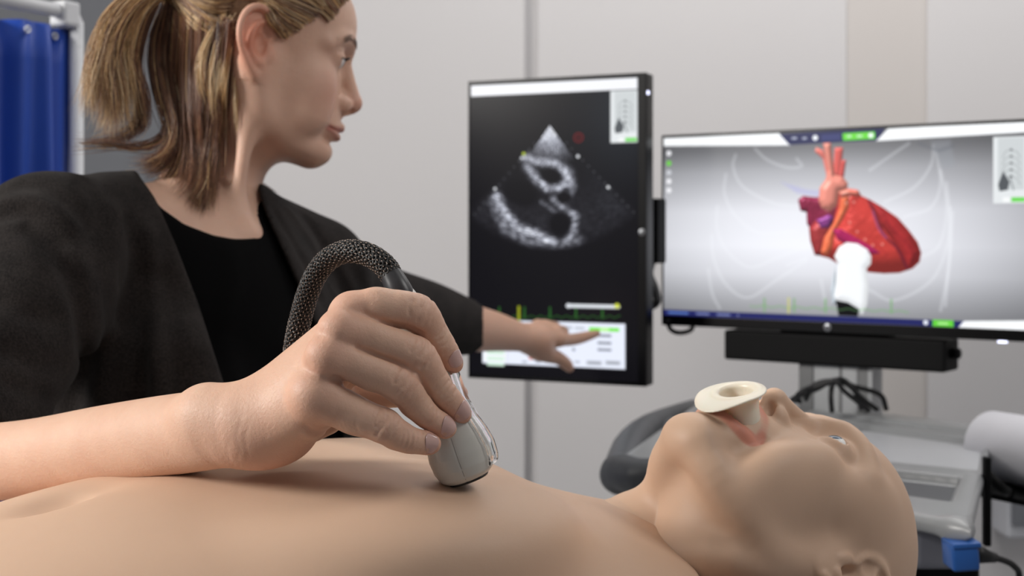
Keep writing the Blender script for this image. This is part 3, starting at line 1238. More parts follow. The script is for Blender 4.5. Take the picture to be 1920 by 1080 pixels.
def build_mouthpiece():
    """Cream bite block: saddle-shaped flange with an oval well and a short tube between the lips."""
    f = norm(MR @ np.array([1.0, 0, -0.30]))               # out of the mouth
    u = norm(MR @ np.array([0.30, 0, 1.0]) - f * (f @ (MR @ np.array([0.30, 0, 1.0]))))
    l = np.cross(u, f)
    c = M3(1373, 741, .955)
    R = np.array([u, l, f])
    F = Field([-34, -36, -44], [34, 36, 16], 0.7)
    X, Y, Z = F.grid((slice(None),) * 3)
    ca = np.clip(X, -40, 40)
    h = -0.0065 * np.minimum(X + 4, 0) ** 2 + 0.0028 * Y * Y + 0.004 * np.maximum(X, 0) ** 2 + 0.02 * Y
    rad = np.sqrt((np.where(X < 0, X / 27.5, X / 23.0)) ** 2 + (Y / 25.5) ** 2)
    plate = np.maximum(np.abs(Z - h) - 1.1, (rad - 1) * 22)
    q = np.maximum(2.0 - np.abs(np.abs(Z - h) - 1.1 - (rad - 1) * 22), 0) / 2.0
    plate = plate + q * q * 0.5
    ro = np.sqrt(((X - 4) / 1.0) ** 2 + (Y / 1.15) ** 2)
    taper = 11.5 + 0.10 * np.maximum(Z + 10, 0)
    tube = np.maximum(np.abs(ro - taper) - 1.7, np.maximum(Z - h - 0.5, -Z - 38))
    k = 5.0
    q = np.maximum(k - np.abs(plate - tube), 0) / k
    d = np.minimum(plate, tube) - q * q * k * 0.25
    hole = np.maximum(ro - taper + 1.7, -Z - 7)
    q = np.maximum(3.0 - np.abs(d + hole), 0) / 3.0
    d = np.maximum(d, -hole) + q * q * 0.75
    F.v = d.astype(np.float32)
    V, Q = F.mesh()
    V = smooth_mesh(V, Q, 1, 0.4)
    V = c + V @ R
    m = plain('cream_plastic', rgb(238, 226, 208), 0.32, 0, 0.02, Subsurface_Weight=0.15)
    o = mesh_obj('bite_block', V, Q, m, None, True, None, True)
    tag(o, 'cream plastic bite block with oval flange standing in the manikin mouth', 'bite block')
    return o
# ------------------------------------------------------------------ room shell
wall_paint = plain('wall_paint', rgb(204, 202, 203), 0.9, 0, 0.012, 3.0, 0.05, 180.0)
wall_beige = plain('wall_paint_warm', rgb(198, 193, 190), 0.9, 0, 0.012, 3.0, 0.05, 180.0)
wall_grey = plain('wall_paint_grey', rgb(104, 106, 111), 0.9, 0, 0.02, 3.0, 0.05, 180.0)
floor_vinyl = plain('floor_vinyl', rgb(150, 152, 155), 0.45, 0, 0.05, 6.0)
ceil_paint = plain('ceiling_paint', rgb(228, 228, 226), 0.95, 0, 0.01, 4.0)

YB = 3.05


def px_x(px, d=YB):
    return (px - 960.0) / FPX * d


structure(MB().box((0.0, 1.0, -0.05), (3.2, 2.6, 0.05)).build('floor', floor_vinyl))
structure(MB().box((0.0, 1.0, 2.85), (3.2, 2.6, 0.05)).build('ceiling', ceil_paint))
# back wall: three boarded stretches with an open joint, a warmer strip and the grey stretch on the left
x0, x1, x2, x3, x4 = px_x(470), px_x(984), px_x(1008), px_x(1588), px_x(1738)
back = MB()
back.box(((x0 + x1) / 2, YB + 0.05, 1.4), ((x1 - x0) / 2, 0.05, 1.4), None, 0.002)
back.box(((x2 + x3) / 2, YB + 0.05, 1.4), ((x3 - x2) / 2, 0.05, 1.4), None, 0.002)
back.box(((x4 + 3.2) / 2, YB + 0.045, 1.4), ((3.2 - x4) / 2, 0.05, 1.4), None, 0.002)
back.box((0.4, YB + 0.048, 1.4), (2.9, 0.03, 1.4))
structure(back.build('wall_back', wall_paint))
structure(MB().box(((x3 + x4) / 2, YB + 0.053, 1.4), ((x4 - x3) / 2 + 0.004, 0.05, 1.4)).build('trim_1', wall_beige))
structure(MB().box(((x0 - 3.2) / 2, YB + 0.06, 1.4), ((x0 + 3.2) / 2, 0.06, 1.4)).build('wall_left', wall_grey))
structure(MB().box((3.15, 1.0, 1.4), (0.05, 2.15, 1.4)).build('wall_right', wall_paint))

# ------------------------------------------------------------------ bed under the manikin
def build_bed():
    root = empty('treatment_bed', tuple(MAN_N * 0.001 + MAN_A * 0.0), (0, 0, math.atan2(MAN_A[1], MAN_A[0])))
    tag(root, 'padded grey treatment bed on steel legs under the manikin', 'bed')
    vinyl = plain('grey_vinyl', rgb(120, 124, 130), 0.5, 0, 0.04, 12.0, 0.1, 400.0)
    steel = plain('bed_steel', rgb(190, 192, 196), 0.3, 0.9, 0.03)
    MB().box((-0.22, -0.01, 0.855), (0.93, 0.30, 0.045), None, 0.02).build('mattress', vinyl, root, True)
    MB().box((-0.22, -0.01, 0.79), (0.90, 0.28, 0.02), None, 0.006).build('frame', steel, root)
    for sx in (-1, 1):
        for sy in (-1, 1):
            MB().tube([(-0.22 + sx * 0.82, -0.01 + sy * 0.24, 0.78), (-0.22 + sx * 0.82, -0.01 + sy * 0.24, 0.0)], 0.022, 14).build('leg', steel, root, True)
    return root


# ------------------------------------------------------------------ blue folding screen
def build_privacy_screen():
    root = empty('privacy_screen', tuple(P(150, 430, 2.02) * [1, 1, 0]))
    tag(root, 'white-framed privacy screen hung with a deep blue pleated curtain', 'privacy screen')
    white = plain('white_powder_coat', rgb(214, 216, 220), 0.45, 0, 0.02)
    blue = plain('blue_curtain', rgb(4, 66, 170), 0.5, 0, 0.10, 10.0, Sheen_Weight=0.15)
    eye_m = plain('eyelet_metal', rgb(220, 224, 230), 0.25, 0.6)
    o = np.array(root.location)
    A, Bp = P(143, 26, 2.02), P(-150, -28, 1.78)
    ax = norm((Bp - A) * [1, 1, 0])
    L = np.linalg.norm((Bp - A) * [1, 1, 0])
    zt = A[2]
    post = lambda t: np.array([A[0], A[1], 0]) + ax * t
    MB().tube([post(0) + [0, 0, 0.06] - o, post(0) + [0, 0, zt - 0.012] - o], 0.0105, 16).build('post', white, root, True)
    MB().tube([post(L) + [0, 0, 0.06] - o, post(L) + [0, 0, zt - 0.012] - o], 0.0105, 16).build('post', white, root, True)
    cor = [post(0) + [0, 0, zt - 0.05] - o, post(0) + [0, 0, zt - 0.014] - o, post(0.006) + [0, 0, zt - 0.004] - o, post(0.03) + [0, 0, zt] - o, post(L - 0.01) + [0, 0, zt] - o]
    MB().tube(cor, 0.0105, 16).build('top_rail', white, root, True)
    MB().box((post(0.022) + [0, 0, zt - 0.004] - o), (0.016, 0.016, 0.018), frame(ax, (0, 0, 1)), 0.005).build('corner_clamp', white, root)
    MB().tube([post(0) + [0, 0, 0.25] - o, post(L) + [0, 0, 0.25] - o], 0.009, 14).build('bottom_rail', white, root, True)
    nrm = np.cross(ax, [0, 0, 1.0])
    for t in (0, L):
        MB().tube([post(t) + nrm * 0.22 + [0, 0, 0.02] - o, post(t) + [0, 0, 0.06] - o, post(t) - nrm * 0.22 + [0, 0, 0.02] - o], 0.012, 12).build('foot', white, root, True)
    # pleated cloth
    n, m = 90, 24
    u = np.linspace(0.003, L - 0.003, n)
    vs = []
    for j in range(m):
        w = j / (m - 1)
        z = zt - 0.022 - w * (zt - 0.022 - 0.27)
        for i, t in enumerate(u):
            a = 0.012 + 0.010 * w
            f = a * math.sin(t * 62 + 0.6 * math.sin(w * 3)) + 0.5 * a * math.sin(t * 151 + 1.3)
            sag = 0.006 * (1 - abs(math.cos(t * 31))) if j == 0 else 0
            vs.append(post(t) + nrm * f + np.array([0, 0, z - sag]) - o)
    fs = [(j * n + i, j * n + i + 1, (j + 1) * n + i + 1, (j + 1) * n + i) for j in range(m - 1) for i in range(n - 1)]
    c = mesh_obj('curtain', np.array(vs), np.array(fs), blue, root, True)
    sm = c.modifiers.new('thickness', 'SOLIDIFY')
    sm.thickness = 0.0012
    for k in range(6):
        t = 0.034 + k * 0.066
        if t > L - 0.02:
            break
        f = 0.012 * math.sin(t * 62) + 0.006 * math.sin(t * 151 + 1.3)
        ctr = post(t) + nrm * (f - 0.0) + np.array([0, 0, zt - 0.036]) - o
        best = -nrm if (-nrm) @ (np.array([0, 0, CAMZ]) - ctr - o) > 0 else nrm
        R = frame(best, (0, 0, 1))
        ring = [ctr + best * 0.004 + 0.0042 * (math.cos(a) * R[1] + math.sin(a) * R[2]) for a in np.linspace(0, 2 * math.pi, 19)[:-1]]
        MB().tube(ring, 0.0017, 8, closed=True).build('eyelet', eye_m, root, True)
    return root
# ------------------------------------------------------------------ what the two screens show
class Canvas:
    """Small painted picture; x to the right, y down, colours in sRGB 0..1."""
    def __init__(s, w, h, bg):
        s.w, s.h = w, h
        s.X, s.Y = np.meshgrid(np.arange(w) + 0.0, np.arange(h) + 0.0)
        s.a = np.zeros((h, w, 3)) + np.array(bg) / 255.0

    def blend(s, m, c):
        m = np.clip(m, 0, 1)[:, :, None]
        s.a = s.a * (1 - m) + m * (np.asarray(c) / 255.0)

    def poly(s, pts, c, soft=0.8, alpha=1.0):
        d = poly_px(pts)(s.X, s.Y)
        s.blend(np.clip(0.5 - d / (2 * soft), 0, 1) * alpha, c)
        return d

    def rect(s, x0, y0, x1, y1, c, soft=0.7, alpha=1.0):
        d = np.maximum(np.maximum(x0 - s.X, s.X - x1), np.maximum(y0 - s.Y, s.Y - y1))
        s.blend(np.clip(0.5 - d / (2 * soft), 0, 1) * alpha, c)

    def disc(s, x, y, r, c, soft=0.8, alpha=1.0, ring=None):
        d = np.hypot(s.X - x, s.Y - y) - r
        if ring:
            d = np.abs(d) - ring
        s.blend(np.clip(0.5 - d / (2 * soft), 0, 1) * alpha, c)

    def line(s, pts, w, c, soft=0.8, alpha=1.0):
        d = s.pdist(pts) - w
        s.blend(np.clip(0.5 - d / (2 * soft), 0, 1) * alpha, c)

    def pdist(s, pts):
        p = [np.asarray(q, float) for q in pts]
        d2 = np.full(s.X.shape, 1e12)
        for a, b in zip(p[:-1], p[1:]):
            e = b - a
            t = np.clip(((s.X - a[0]) * e[0] + (s.Y - a[1]) * e[1]) / max(e @ e, 1e-9), 0, 1)
            d2 = np.minimum(d2, (s.X - a[0] - t * e[0]) ** 2 + (s.Y - a[1] - t * e[1]) ** 2)
        return np.sqrt(d2)

    def relief(s, pts, c, R=14.0, amb=0.55, dif=0.75, spec=0.35, light=(-0.45, -0.7, 0.6), soft=0.8, tex=None):
        """Rounded, lit-looking shape (a rendered organ shown on the screen)."""
        d = poly_px(pts)(s.X, s.Y)
        t = np.clip(-d / R, 0, 1)
        h = np.sqrt(np.clip(1 - (1 - t) ** 2, 0, 1)) * R
        for _ in range(3):
            h[1:-1, 1:-1] = (h[1:-1, 1:-1] * 2 + h[:-2, 1:-1] + h[2:, 1:-1] + h[1:-1, :-2] + h[1:-1, 2:]) / 6
        if tex is not None:
            h = h + tex
        gy, gx = np.gradient(h)
        n = np.stack([-gx, -gy, np.ones_like(h)], 2)
        n /= np.linalg.norm(n, axis=2, keepdims=True)
        l = norm(light)
        df = np.clip((n * l).sum(2), 0, 1)
        hv = norm(l + np.array([0, 0, 1.0]))
        sp = np.clip((n * hv).sum(2), 0, 1) ** 40
        col = np.asarray(c) / 255.0 * (amb + dif * df)[:, :, None] + (spec * sp)[:, :, None]
        m = np.clip(0.5 - d / (2 * soft), 0, 1)[:, :, None]
        s.a = s.a * (1 - m) + m * np.clip(col, 0, 1)
        return d

    def noise(s, cell, seed, octs=3):
        rs = np.random.RandomState(seed)
        out = np.zeros((s.h, s.w))
        amp = 1.0
        tot = 0
        for o in range(octs):
            c = max(cell / 2 ** o, 1.0)
            gw, gh = int(s.w / c) + 3, int(s.h / c) + 3
            g = rs.rand(gh, gw)
            x, y = s.X / c, s.Y / c
            i, j = x.astype(int), y.astype(int)
            fx, fy = x - i, y - j
            fx, fy = fx * fx * (3 - 2 * fx), fy * fy * (3 - 2 * fy)
            v = (g[j, i] * (1 - fx) + g[j, i + 1] * fx) * (1 - fy) + (g[j + 1, i] * (1 - fx) + g[j + 1, i + 1] * fx) * fy
            out += v * amp
            tot += amp
            amp *= 0.55
        return out / tot


def thumb_sketch(c, x0, y0, x1, y1):
    """Small light panel with a grey line sketch of a ribcage and a green key."""
    w, h = x1 - x0, y1 - y0
    c.rect(x0, y0, x1, y1, (222, 226, 228))
    c.rect(x0 + .14 * w, y0 + .02 * h, x1 - .06 * w, y1 - .2 * h, (200, 205, 207))
    for k in range(5):
        yy = y0 + h * (.2 + .1 * k)
        c.line([(x0 + w * .5, yy), (x0 + w * .72, yy + h * .03), (x0 + w * .82, yy + h * .12)], 0.5, (120, 124, 126), alpha=.6)
        c.line([(x0 + w * .5, yy), (x0 + w * .36, yy + h * .03), (x0 + w * .28, yy + h * .12)], 0.5, (120, 124, 126), alpha=.6)
        c.disc(x0 + w * .55, yy, w * .035, (60, 62, 66), alpha=.8)
    c.poly([(x0 + .15 * w, y0 + .72 * h), (x0 + .3 * w, y0 + .52 * h), (x0 + .5 * w, y0 + .68 * h), (x0 + .44 * w, y0 + .8 * h), (x0 + .2 * w, y0 + .82 * h)], (84, 88, 92))
    c.line([(x0 + .5 * w, y0 + .6 * h), (x0 + .62 * w, y0 + .8 * h)], .6, (90, 94, 98))
    c.rect(x0 + .55 * w, y1 - .09 * h, x1 - .03 * w, y1 - .02 * h, (110, 210, 90))
    c.rect(x0 + .3 * w, y1 - .09 * h, x0 + .5 * w, y1 - .02 * h, (240, 242, 242))


def paint_scan():
    """Upright screen: sector echo picture over a control panel. Canvas 320 x 560."""
    def T(px, py):
        U = (px - 877) / 336.0
        return (px - 877.0, (py - (153 - 17 * U)) / (555 + 34 * U) * 560)
    c = Canvas(320, 560, (14, 13, 17))
    glow = np.exp(-(((c.X - 300) / 90) ** 2 + ((c.Y - 60) / 130) ** 2))
    c.blend(glow * 0.22, (120, 140, 150))
    c.rect(2, 3, 318, 24, (238, 239, 243))
    thumb_sketch(c, *T(1146, 166), *T(1195, 264))
    ax, ay = T(1033, 232)
    dx, dy = c.X - ax, c.Y - ay
    r, th = np.hypot(dx, dy), np.arctan2(dx, np.maximum(dy, 1e-3))
    # speckle in polar cells
    rs = np.random.RandomState(3)
    ri, ti = np.clip(r / 2.2, 0, 149), np.clip((th + 0.9) / 0.022, 0, 89)
    g = rs.rand(152, 92)
    i, j = ri.astype(int), ti.astype(int)
    fr, ft = ri - i, ti - j
    sp = (g[i, j] * (1 - fr) + g[i + 1, j] * fr) * (1 - ft) + (g[i, j + 1] * (1 - fr) + g[i + 1, j + 1] * fr) * ft
    inten = np.zeros_like(r)

    def band(pts, w, a):
        nonlocal inten
        d = c.pdist([T(*p) for p in pts])
        inten = np.maximum(inten, a * np.exp(-(d / w) ** 2))
    inten = np.maximum(inten, 1.0 * np.clip(1.2 - r / 68, 0, 1) * (np.abs(th) < 0.62) * (dy > 0))
    band([(985, 292), (1010, 300), (1040, 302), (1062, 318), (1072, 345)], 10, 0.75)
    band([(990, 310), (1008, 335), (1028, 352), (1050, 352), (1066, 340)], 9, 0.72)
    band([(1072, 320), (1078, 350), (1062, 378), (1040, 372)], 7, 0.45)
    band([(930, 368), (945, 400), (970, 428), (1005, 440), (1040, 458)], 11, 0.85)
    band([(925, 380), (950, 430), (1000, 458), (1050, 466), (1085, 455)], 14, 0.5)
    band([(1040, 372), (1062, 392), (1082, 405), (1078, 435), (1060, 460)], 8, 0.6)
    band([(1018, 378), (1040, 395), (1060, 400)], 5, 0.4)
    inten = np.maximum(inten, 0.10 * np.exp(-((r - 190) / 60) ** 2))
    for (x, y, a, b, q) in ((1035, 328, 21, 15, 0.3), (1052, 420, 22, 26, 0.15), (975, 360, 40, 26, 0.5), (1060, 370, 16, 12, 0.0)):
        X0, Y0 = T(x, y)
        ca, sa = math.cos(q), math.sin(q)
        u, v = (c.X - X0) * ca + (c.Y - Y0) * sa, -(c.X - X0) * sa + (c.Y - Y0) * ca
        e = np.hypot(u / a, v / b)
        inten = inten * np.clip((e - 0.72) / 0.35, 0, 1)
    mask = (dy > 0) * np.clip((0.80 - np.abs(th)) / 0.10, 0, 1) * np.clip((236 - r) / 14, 0, 1)
    val = inten * (0.45 + 1.2 * sp ** 1.5) * mask
    c.a = np.clip(c.a + val[:, :, None] * np.array([0.82, 0.84, 0.88]), 0, 1)
    # depth dots along both flanks
    for k in range(16):
        f = k / 15.0
        for s, e in (((1033, 232), (886, 402)), ((1033, 232), (1188, 398))):
            if k < 3:
                continue
            x, y = T(s[0] + (e[0] - s[0]) * f, s[1] + (e[1] - s[1]) * f)
            c.disc(x, y, 1.3, (150, 152, 158), alpha=.55)
    for (x, y, col, rr) in ((983, 286, (190, 210, 60), 3.0), (979, 294, (225, 228, 232), 2.6), (1086, 291, (225, 228, 232), 3.0), (927, 353, (225, 228, 232), 2.8), (1142, 350, (225, 228, 232), 3.0)):
        c.disc(*T(x, y), rr, col)
    c.disc(*T(1087, 255), 8, (120, 24, 28), ring=1.4, alpha=.9)
    c.disc(*T(1087, 255), 3.5, (110, 22, 26), alpha=.7)
    # trace
    tr = []
    for k in range(240):
        x = 925 + k
        ph = (x - 935) % 49.0
        y = 598 + 2.0 * math.sin(ph * 0.35) - (19 if abs(ph - 0.5) < 1.4 else 0)
        tr.append(T(x, y))
    c.line(tr, 0.7, (52, 118, 44), alpha=.9)
    c.rect(T(971, 577)[0], T(971, 577)[1], T(976, 606)[0], T(976, 606)[1], (150, 158, 30))
    for x in (935, 984, 1033, 1082, 1131):
        c.rect(T(x, 580)[0] - 1.2, T(x, 580)[1], T(x, 604)[0] + 1.2, T(x, 604)[1], (40, 96, 36), alpha=.9)
    c.line([T(1068, 577), T(1160, 579)], 3.6, (214, 218, 224))
    c.disc(*T(1068, 577), 4.6, (214, 218, 224))
    c.disc(*T(1158, 577), 4.6, (206, 214, 70))
    # control panel
    x0, y0 = T(902, 603)
    x1, y1 = T(1173, 699)
    c.rect(x0, y0, x1, y1, (226, 231, 244), 1.0)
    c.rect(x0 + 2, T(905, 655)[1], T(948, 655)[0], y1 - 3, (238, 242, 246))
    for k in range(4):
        yy = T(905, 652 + 11 * k)[1]
        c.rect(x0 + 9, yy, T(945, 655)[0], yy + 6, (204, 230, 212))
    c.rect(T(949, 640)[0], T(949, 648)[1], T(950.5, 640)[0], y1 - 4, (206, 212, 222))
    c.rect(T(1107, 618)[0], T(1107, 618)[1], T(1162, 627)[0], T(1162, 627)[1], (120, 226, 80))
    c.rect(T(1127, 619)[0], T(1127, 619)[1], T(1143, 626)[0], T(1143, 626)[1], (190, 244, 160))
    for yy in (632, 646, 659):
        c.rect(T(1123, yy)[0], T(1123, yy)[1], T(1147, yy + 6)[0], T(1147, yy + 5)[1], (104, 108, 122), 1.4)
        c.rect(T(1127, yy)[0], T(1127, yy + 2)[1], T(1143, yy)[0], T(1143, yy + 3.5)[1], (170, 174, 186), 1.0)
    for xa, xb in ((1102, 1130), (1137, 1164)):
        c.rect(T(xa, 682)[0], T(xa, 682)[1], T(xb, 690)[0], T(xb, 691)[1], (176, 180, 190), 1.2)
        c.rect(T(xa + 4, 684)[0], T(xa, 685)[1], T(xb - 4, 690)[0], T(xb, 688)[1], (140, 144, 156), 1.0)
    c.disc(*T(1078, 661), 3, (140, 146, 160))
    for xx in (984, 1084, 1010):
        c.rect(T(xx - 4, 682)[0], T(xx, 683)[1], T(xx + 5, 682)[0], T(xx, 686)[1], (150, 156, 170), 1.2)
    c.poly([T(991, 668), T(996, 668), T(1004, 680), T(994, 680)], (226, 110, 100))
    c.rect(T(1060, 614)[0], T(1060, 616)[1], T(1075, 614)[0], T(1075, 622)[1], (160, 166, 178), 1.5, .7)
    c.rect(T(1080, 614)[0], T(1080, 617)[1], T(1098, 614)[0], T(1098, 623)[1], (170, 176, 188), 1.5, .7)
    return c


def paint_heart():
    """Wide screen: rendered heart with a probe over a ghosted rib cage. Canvas 700 x 350."""
    W, H = 700, 350

    def T(px, py):
        U = (px - 1246.0) / 677.0
        yt, yb = 257 - 33 * U, 594 + 22 * U
        # undo the foreshortening along the slanted screen
        dl, dr = 2.278, 1.934
        z = U / (U + (1 - U) * dr / dl)
        return (z * 676.0 + 0, (py - yt) / (yb - yt) * H)
    c = Canvas(W, H, (200, 203, 210))
    v = c.Y / H
    prof = np.interp(v, [0, .08, .2, .42, .6, .75, .9, 1], [108, 120, 176, 234, 242, 222, 172, 140]) / 255.0
    side = 1 - 0.22 * np.clip(np.abs(c.X - 300) / 380, 0, 1) ** 2
    c.a = (prof * side)[:, :, None] * np.array([0.985, 0.99, 1.02])
    c.a = np.clip(c.a, 0, 1)
    # ghost ribs
    S = lambda x, y: T(1220 + x / 2.16, 200 + y / 2.16)
    for pts in ([(350, 190), (340, 240), (380, 320), (500, 385), (620, 400)], [(310, 270), (305, 350), (350, 440), (450, 510), (600, 500)], [(275, 400), (275, 500), (320, 590), (410, 650), (520, 610), (650, 560)],
                [(250, 520), (262, 620), (310, 720), (400, 775), (520, 700), (640, 620)], [(430, 165), (480, 210), (560, 240), (620, 235), (600, 205)], [(238, 660), (255, 760), (285, 820)],
                [(1160, 150), (1150, 230), (1080, 320), (960, 380)], [(1170, 170), (1190, 300), (1150, 400), (1040, 440)], [(1190, 250), (1215, 400), (1180, 560), (1060, 620)], [(1230, 400), (1215, 560), (1150, 700), (1000, 780), (900, 740)],
                [(1215, 300), (1230, 500), (1210, 800)], [(1240, 420), (1225, 640), (1190, 820)], [(900, 250), (1000, 180), (1060, 140)], [(560, 640), (640, 610)], [(700, 700), (715, 780)]):
        c.line(spline([S(*p) for p in pts], 30), 2.2, (240, 243, 248), 2.2, .30)
    c.poly([S(1150, 130), S(1230, 125), S(1250, 230), S(1200, 245)], (150, 155, 163), 4, .35)
    c.line([S(1100, 140), S(1180, 170), S(1240, 150)], 2.0, (96, 100, 108), 3, .5)
    c.poly([S(535, 300), S(640, 330), S(700, 335), S(690, 360), S(600, 345)], (168, 168, 226), 2.5, .4)
    # heart
    Hc = lambda x, y: T(1440 + x / 2.77, 230 + y / 2.77)
    L = lambda *p: [Hc(*q) for q in p]
    nz = c.noise(9, 5, 4) * 1.6
    c.relief(L((262, 118), (300, 135), (318, 180), (345, 262), (318, 270), (298, 180), (256, 142)), (226, 122, 112), 5)
    c.relief(L((360, 120), (405, 120), (398, 200), (388, 275), (352, 265), (356, 180)), (206, 92, 86), 5)
    c.relief(L((396, 185), (420, 185), (408, 275), (380, 275)), (196, 84, 80), 4)
    c.relief(L((168, 395), (195, 374), (240, 380), (300, 382), (330, 460), (300, 520), (240, 560), (214, 520), (212, 460), (180, 452)), (128, 36, 64), 9, tex=nz)
    c.relief(L((225, 545), (262, 500), (330, 470), (372, 470), (352, 560), (300, 690), (255, 684), (232, 610)), (150, 52, 54), 16, tex=nz)
    c.relief(L((300, 440), (380, 400), (390, 480), (340, 520), (290, 500)), (120, 40, 60), 10, tex=nz)
    c.relief(L((375, 350), (425, 333), (482, 342), (500, 372), (545, 392), (610, 430), (690, 484), (748, 548), (796, 612), (815, 668), (806, 716), (770, 750), (700, 774), (620, 778), (540, 772), (470, 750), (380, 730), (330, 700), (290, 690), (300, 600), (350, 520), (372, 430)), (206, 66, 60), 42, 0.60, 0.55, 0.30, tex=nz)
    c.relief(L((392, 372), (432, 372), (436, 430), (400, 500), (360, 560), (350, 640), (320, 690), (286, 672), (306, 590), (352, 520), (384, 440)), (226, 112, 76), 9, 0.6, 0.6, 0.2, tex=nz)
    c.relief(L((545, 395), (625, 440), (700, 500), (762, 575), (806, 660), (800, 716), (748, 752), (716, 690), (660, 600), (596, 520)), (190, 52, 54), 26, 0.56, 0.55, 0.2, tex=nz)
    c.line(spline(L((540, 398), (572, 470), (620, 575), (690, 650), (742, 752)), 24), 2.2, (92, 26, 46), 1.6, .75)
    c.line(spline(L((600, 440), (660, 540), (730, 610), (790, 690)), 20), 1.2, (120, 30, 40), 1.4, .55)
    c.line(spline(L((560, 452), (590, 540), (630, 590)), 16), 1.6, (150, 90, 160), 1.4, .6)
    c.line(spline(L((470, 560), (560, 600), (640, 690)), 16), 1.0, (160, 40, 50), 1.4, .4)
    c.relief(L((350, 548), (392, 545), (470, 590), (560, 640), (600, 672), (540, 680), (440, 640), (372, 600)), (172, 36, 92), 8, 0.65, 0.5, 0.2, tex=nz)
    c.relief(L((262, 500), (330, 470), (356, 486), (330, 540), (290, 545)), (132, 60, 128), 7, tex=nz)
    c.relief(L((275, 400), (282, 330), (312, 288), (322, 240), (298, 96), (340, 92), (360, 262), (402, 272), (430, 308), (424, 344), (384, 352), (374, 420), (334, 456), (292, 440)), (236, 146, 130), 15, 0.6, 0.55, 0.35)
    c.relief(L((378, 352), (430, 335), (484, 342), (496, 372), (440, 372), (396, 384)), (218, 120, 104), 9)
    for (x, y) in ((440, 380), (460, 405), (420, 410), (438, 512), (520, 600), (560, 630), (610, 625), (478, 560)):
        c.disc(*Hc(x, y), 1.8, (246, 190, 176), 1.6, .8)
    # probe drawn on the screen
    c.relief(L((362, 726), (352, 800), (340, 870), (350, 950), (372, 930)), (180, 190, 198), 4)
    c.relief(L((358, 690), (382, 640), (424, 616), (480, 622), (532, 652), (553, 690), (550, 728), (528, 752), (538, 850), (530, 940), (504, 996), (484, 968), (430, 936), (366, 920), (356, 900), (372, 780), (378, 734)), (246, 249, 252), 14, 0.86, 0.2, 0.05)
    c.poly(L((366, 920), (430, 932), (488, 966), (480, 1004), (380, 1000)), (14, 14, 16))
    # trace along the bottom
    tr = [S(410 + k, 808 + 18 * (k / 650.0) + 3 * math.sin(k * .09)) for k in range(0, 650, 6)]
    c.line(tr, 0.9, (110, 170, 100), 1.2, .7)
    for x in (468, 590, 718, 988):
        c.line([S(x, 778), S(x, 830)], 1.6, (110, 170, 100), 1.4, .75)
    c.line([S(567, 775), S(567, 835)], 1.5, (206, 204, 96), 1.2, .9)
    # bars and keys
    c.poly([(-5, -5), S(525, 95), S(575, 150), (-5, 15.5)], (244, 246, 248))
    c.poly([S(530, 105), S(965, 75), S(935, 128), S(570, 148)], (38, 42, 84))
    c.poly([S(975, 80), (W + 5, -5), (W + 5, 17), S(925, 131)], (244, 246, 248))
    c.poly([S(788, 100), S(920, 92), S(922, 122), S(790, 130)], (104, 214, 62))
    c.poly([S(700, 106), S(780, 101), S(780, 128), S(700, 132)], (62, 68, 118), 1, .8)
    for x, y, r in ((676, 119, 5.0), (904, 108, 4.6)):
        c.disc(*S(x, y), r, (240, 244, 248))
    for x, y, w in ((590, 121, 5), (632, 121, 4), (815, 112, 4), (858, 111, 5)):
        a, b = S(x, y)
        c.rect(a - w, b - 1.8, a + w, b + 1.8, (226, 232, 240), 1.3, .85)
    c.poly([(-5, H - 12), (W + 5, H - 12), (W + 5, H + 5), (-5, H + 5)], (36, 40, 96))
    for x, w, col in ((115, 22, (110, 150, 220)), (215, 14, (150, 160, 200)), (300, 14, (150, 160, 200)), (360, 1, (200, 206, 230))):
        a, b = S(x, 842)
        c.rect(a - w, H - 8, a + w, H - 4.5, col, 1.2, .8)
    a, b = S(1200, 880)
    c.rect(a - 18, H - 12.5, a + 18, H - 1, (98, 206, 60))
    c.rect(a - 9, H - 8, a + 9, H - 5, (210, 240, 190), 1.0, .8)
    c.disc(a - 30, H - 7, 4.2, (232, 236, 246))
    c.poly([S(1285, 862), (W + 5, H - 18), (W + 5, H + 5), S(1250, 905)], (244, 246, 248))
    for k, (y, col) in enumerate(((185, (232, 232, 236)), (226, (110, 206, 74)), (264, (200, 202, 208)), (300, (238, 238, 242)), (337, (238, 238, 242)))):
        c.disc(*S(77, y), 5.2, col, 1.0)
    x0, y0 = T(1871, 252)
    x1, y1 = T(1934, 376)
    thumb_sketch(c, x0, y0, min(x1, W - 1), y1)
    return c


def screen_mesh(name, c, o, ex, ez, w, h, parent, power=1.0):
    """Lit panel whose colours come from the painted canvas."""
    W, H = c.w, c.h
    j, i = np.meshgrid(np.arange(H), np.arange(W), indexing='ij')
    V = o + np.outer((i.ravel() / (W - 1)) * w, ex) - np.outer((j.ravel() / (H - 1)) * h, ez)
    k = (np.arange(H - 1)[:, None] * W + np.arange(W - 1)[None, :]).ravel()
    Q = np.stack([k, k + W, k + W + 1, k + 1], 1)
    col = np.clip(c.a.reshape(-1, 3), 0, 1)
    col = np.where(col <= 0.04045, col / 12.92, ((col + 0.055) / 1.055) ** 2.4)
    m = bpy.data.materials.get('lit_display')
    if m is None:
        m, nt, b = new_mat('lit_display')
        at = nd(nt, 'ShaderNodeAttribute', attribute_name='Col')
        nt.links.new(at.outputs['Color'], b.inputs['Emission Color'])
        setin(b, Base_Color=(0.004, 0.004, 0.005), Roughness=0.25, Specular_IOR_Level=0.08, Emission_Strength=power)
    return mesh_obj(name, V, Q, m, parent, True, col)


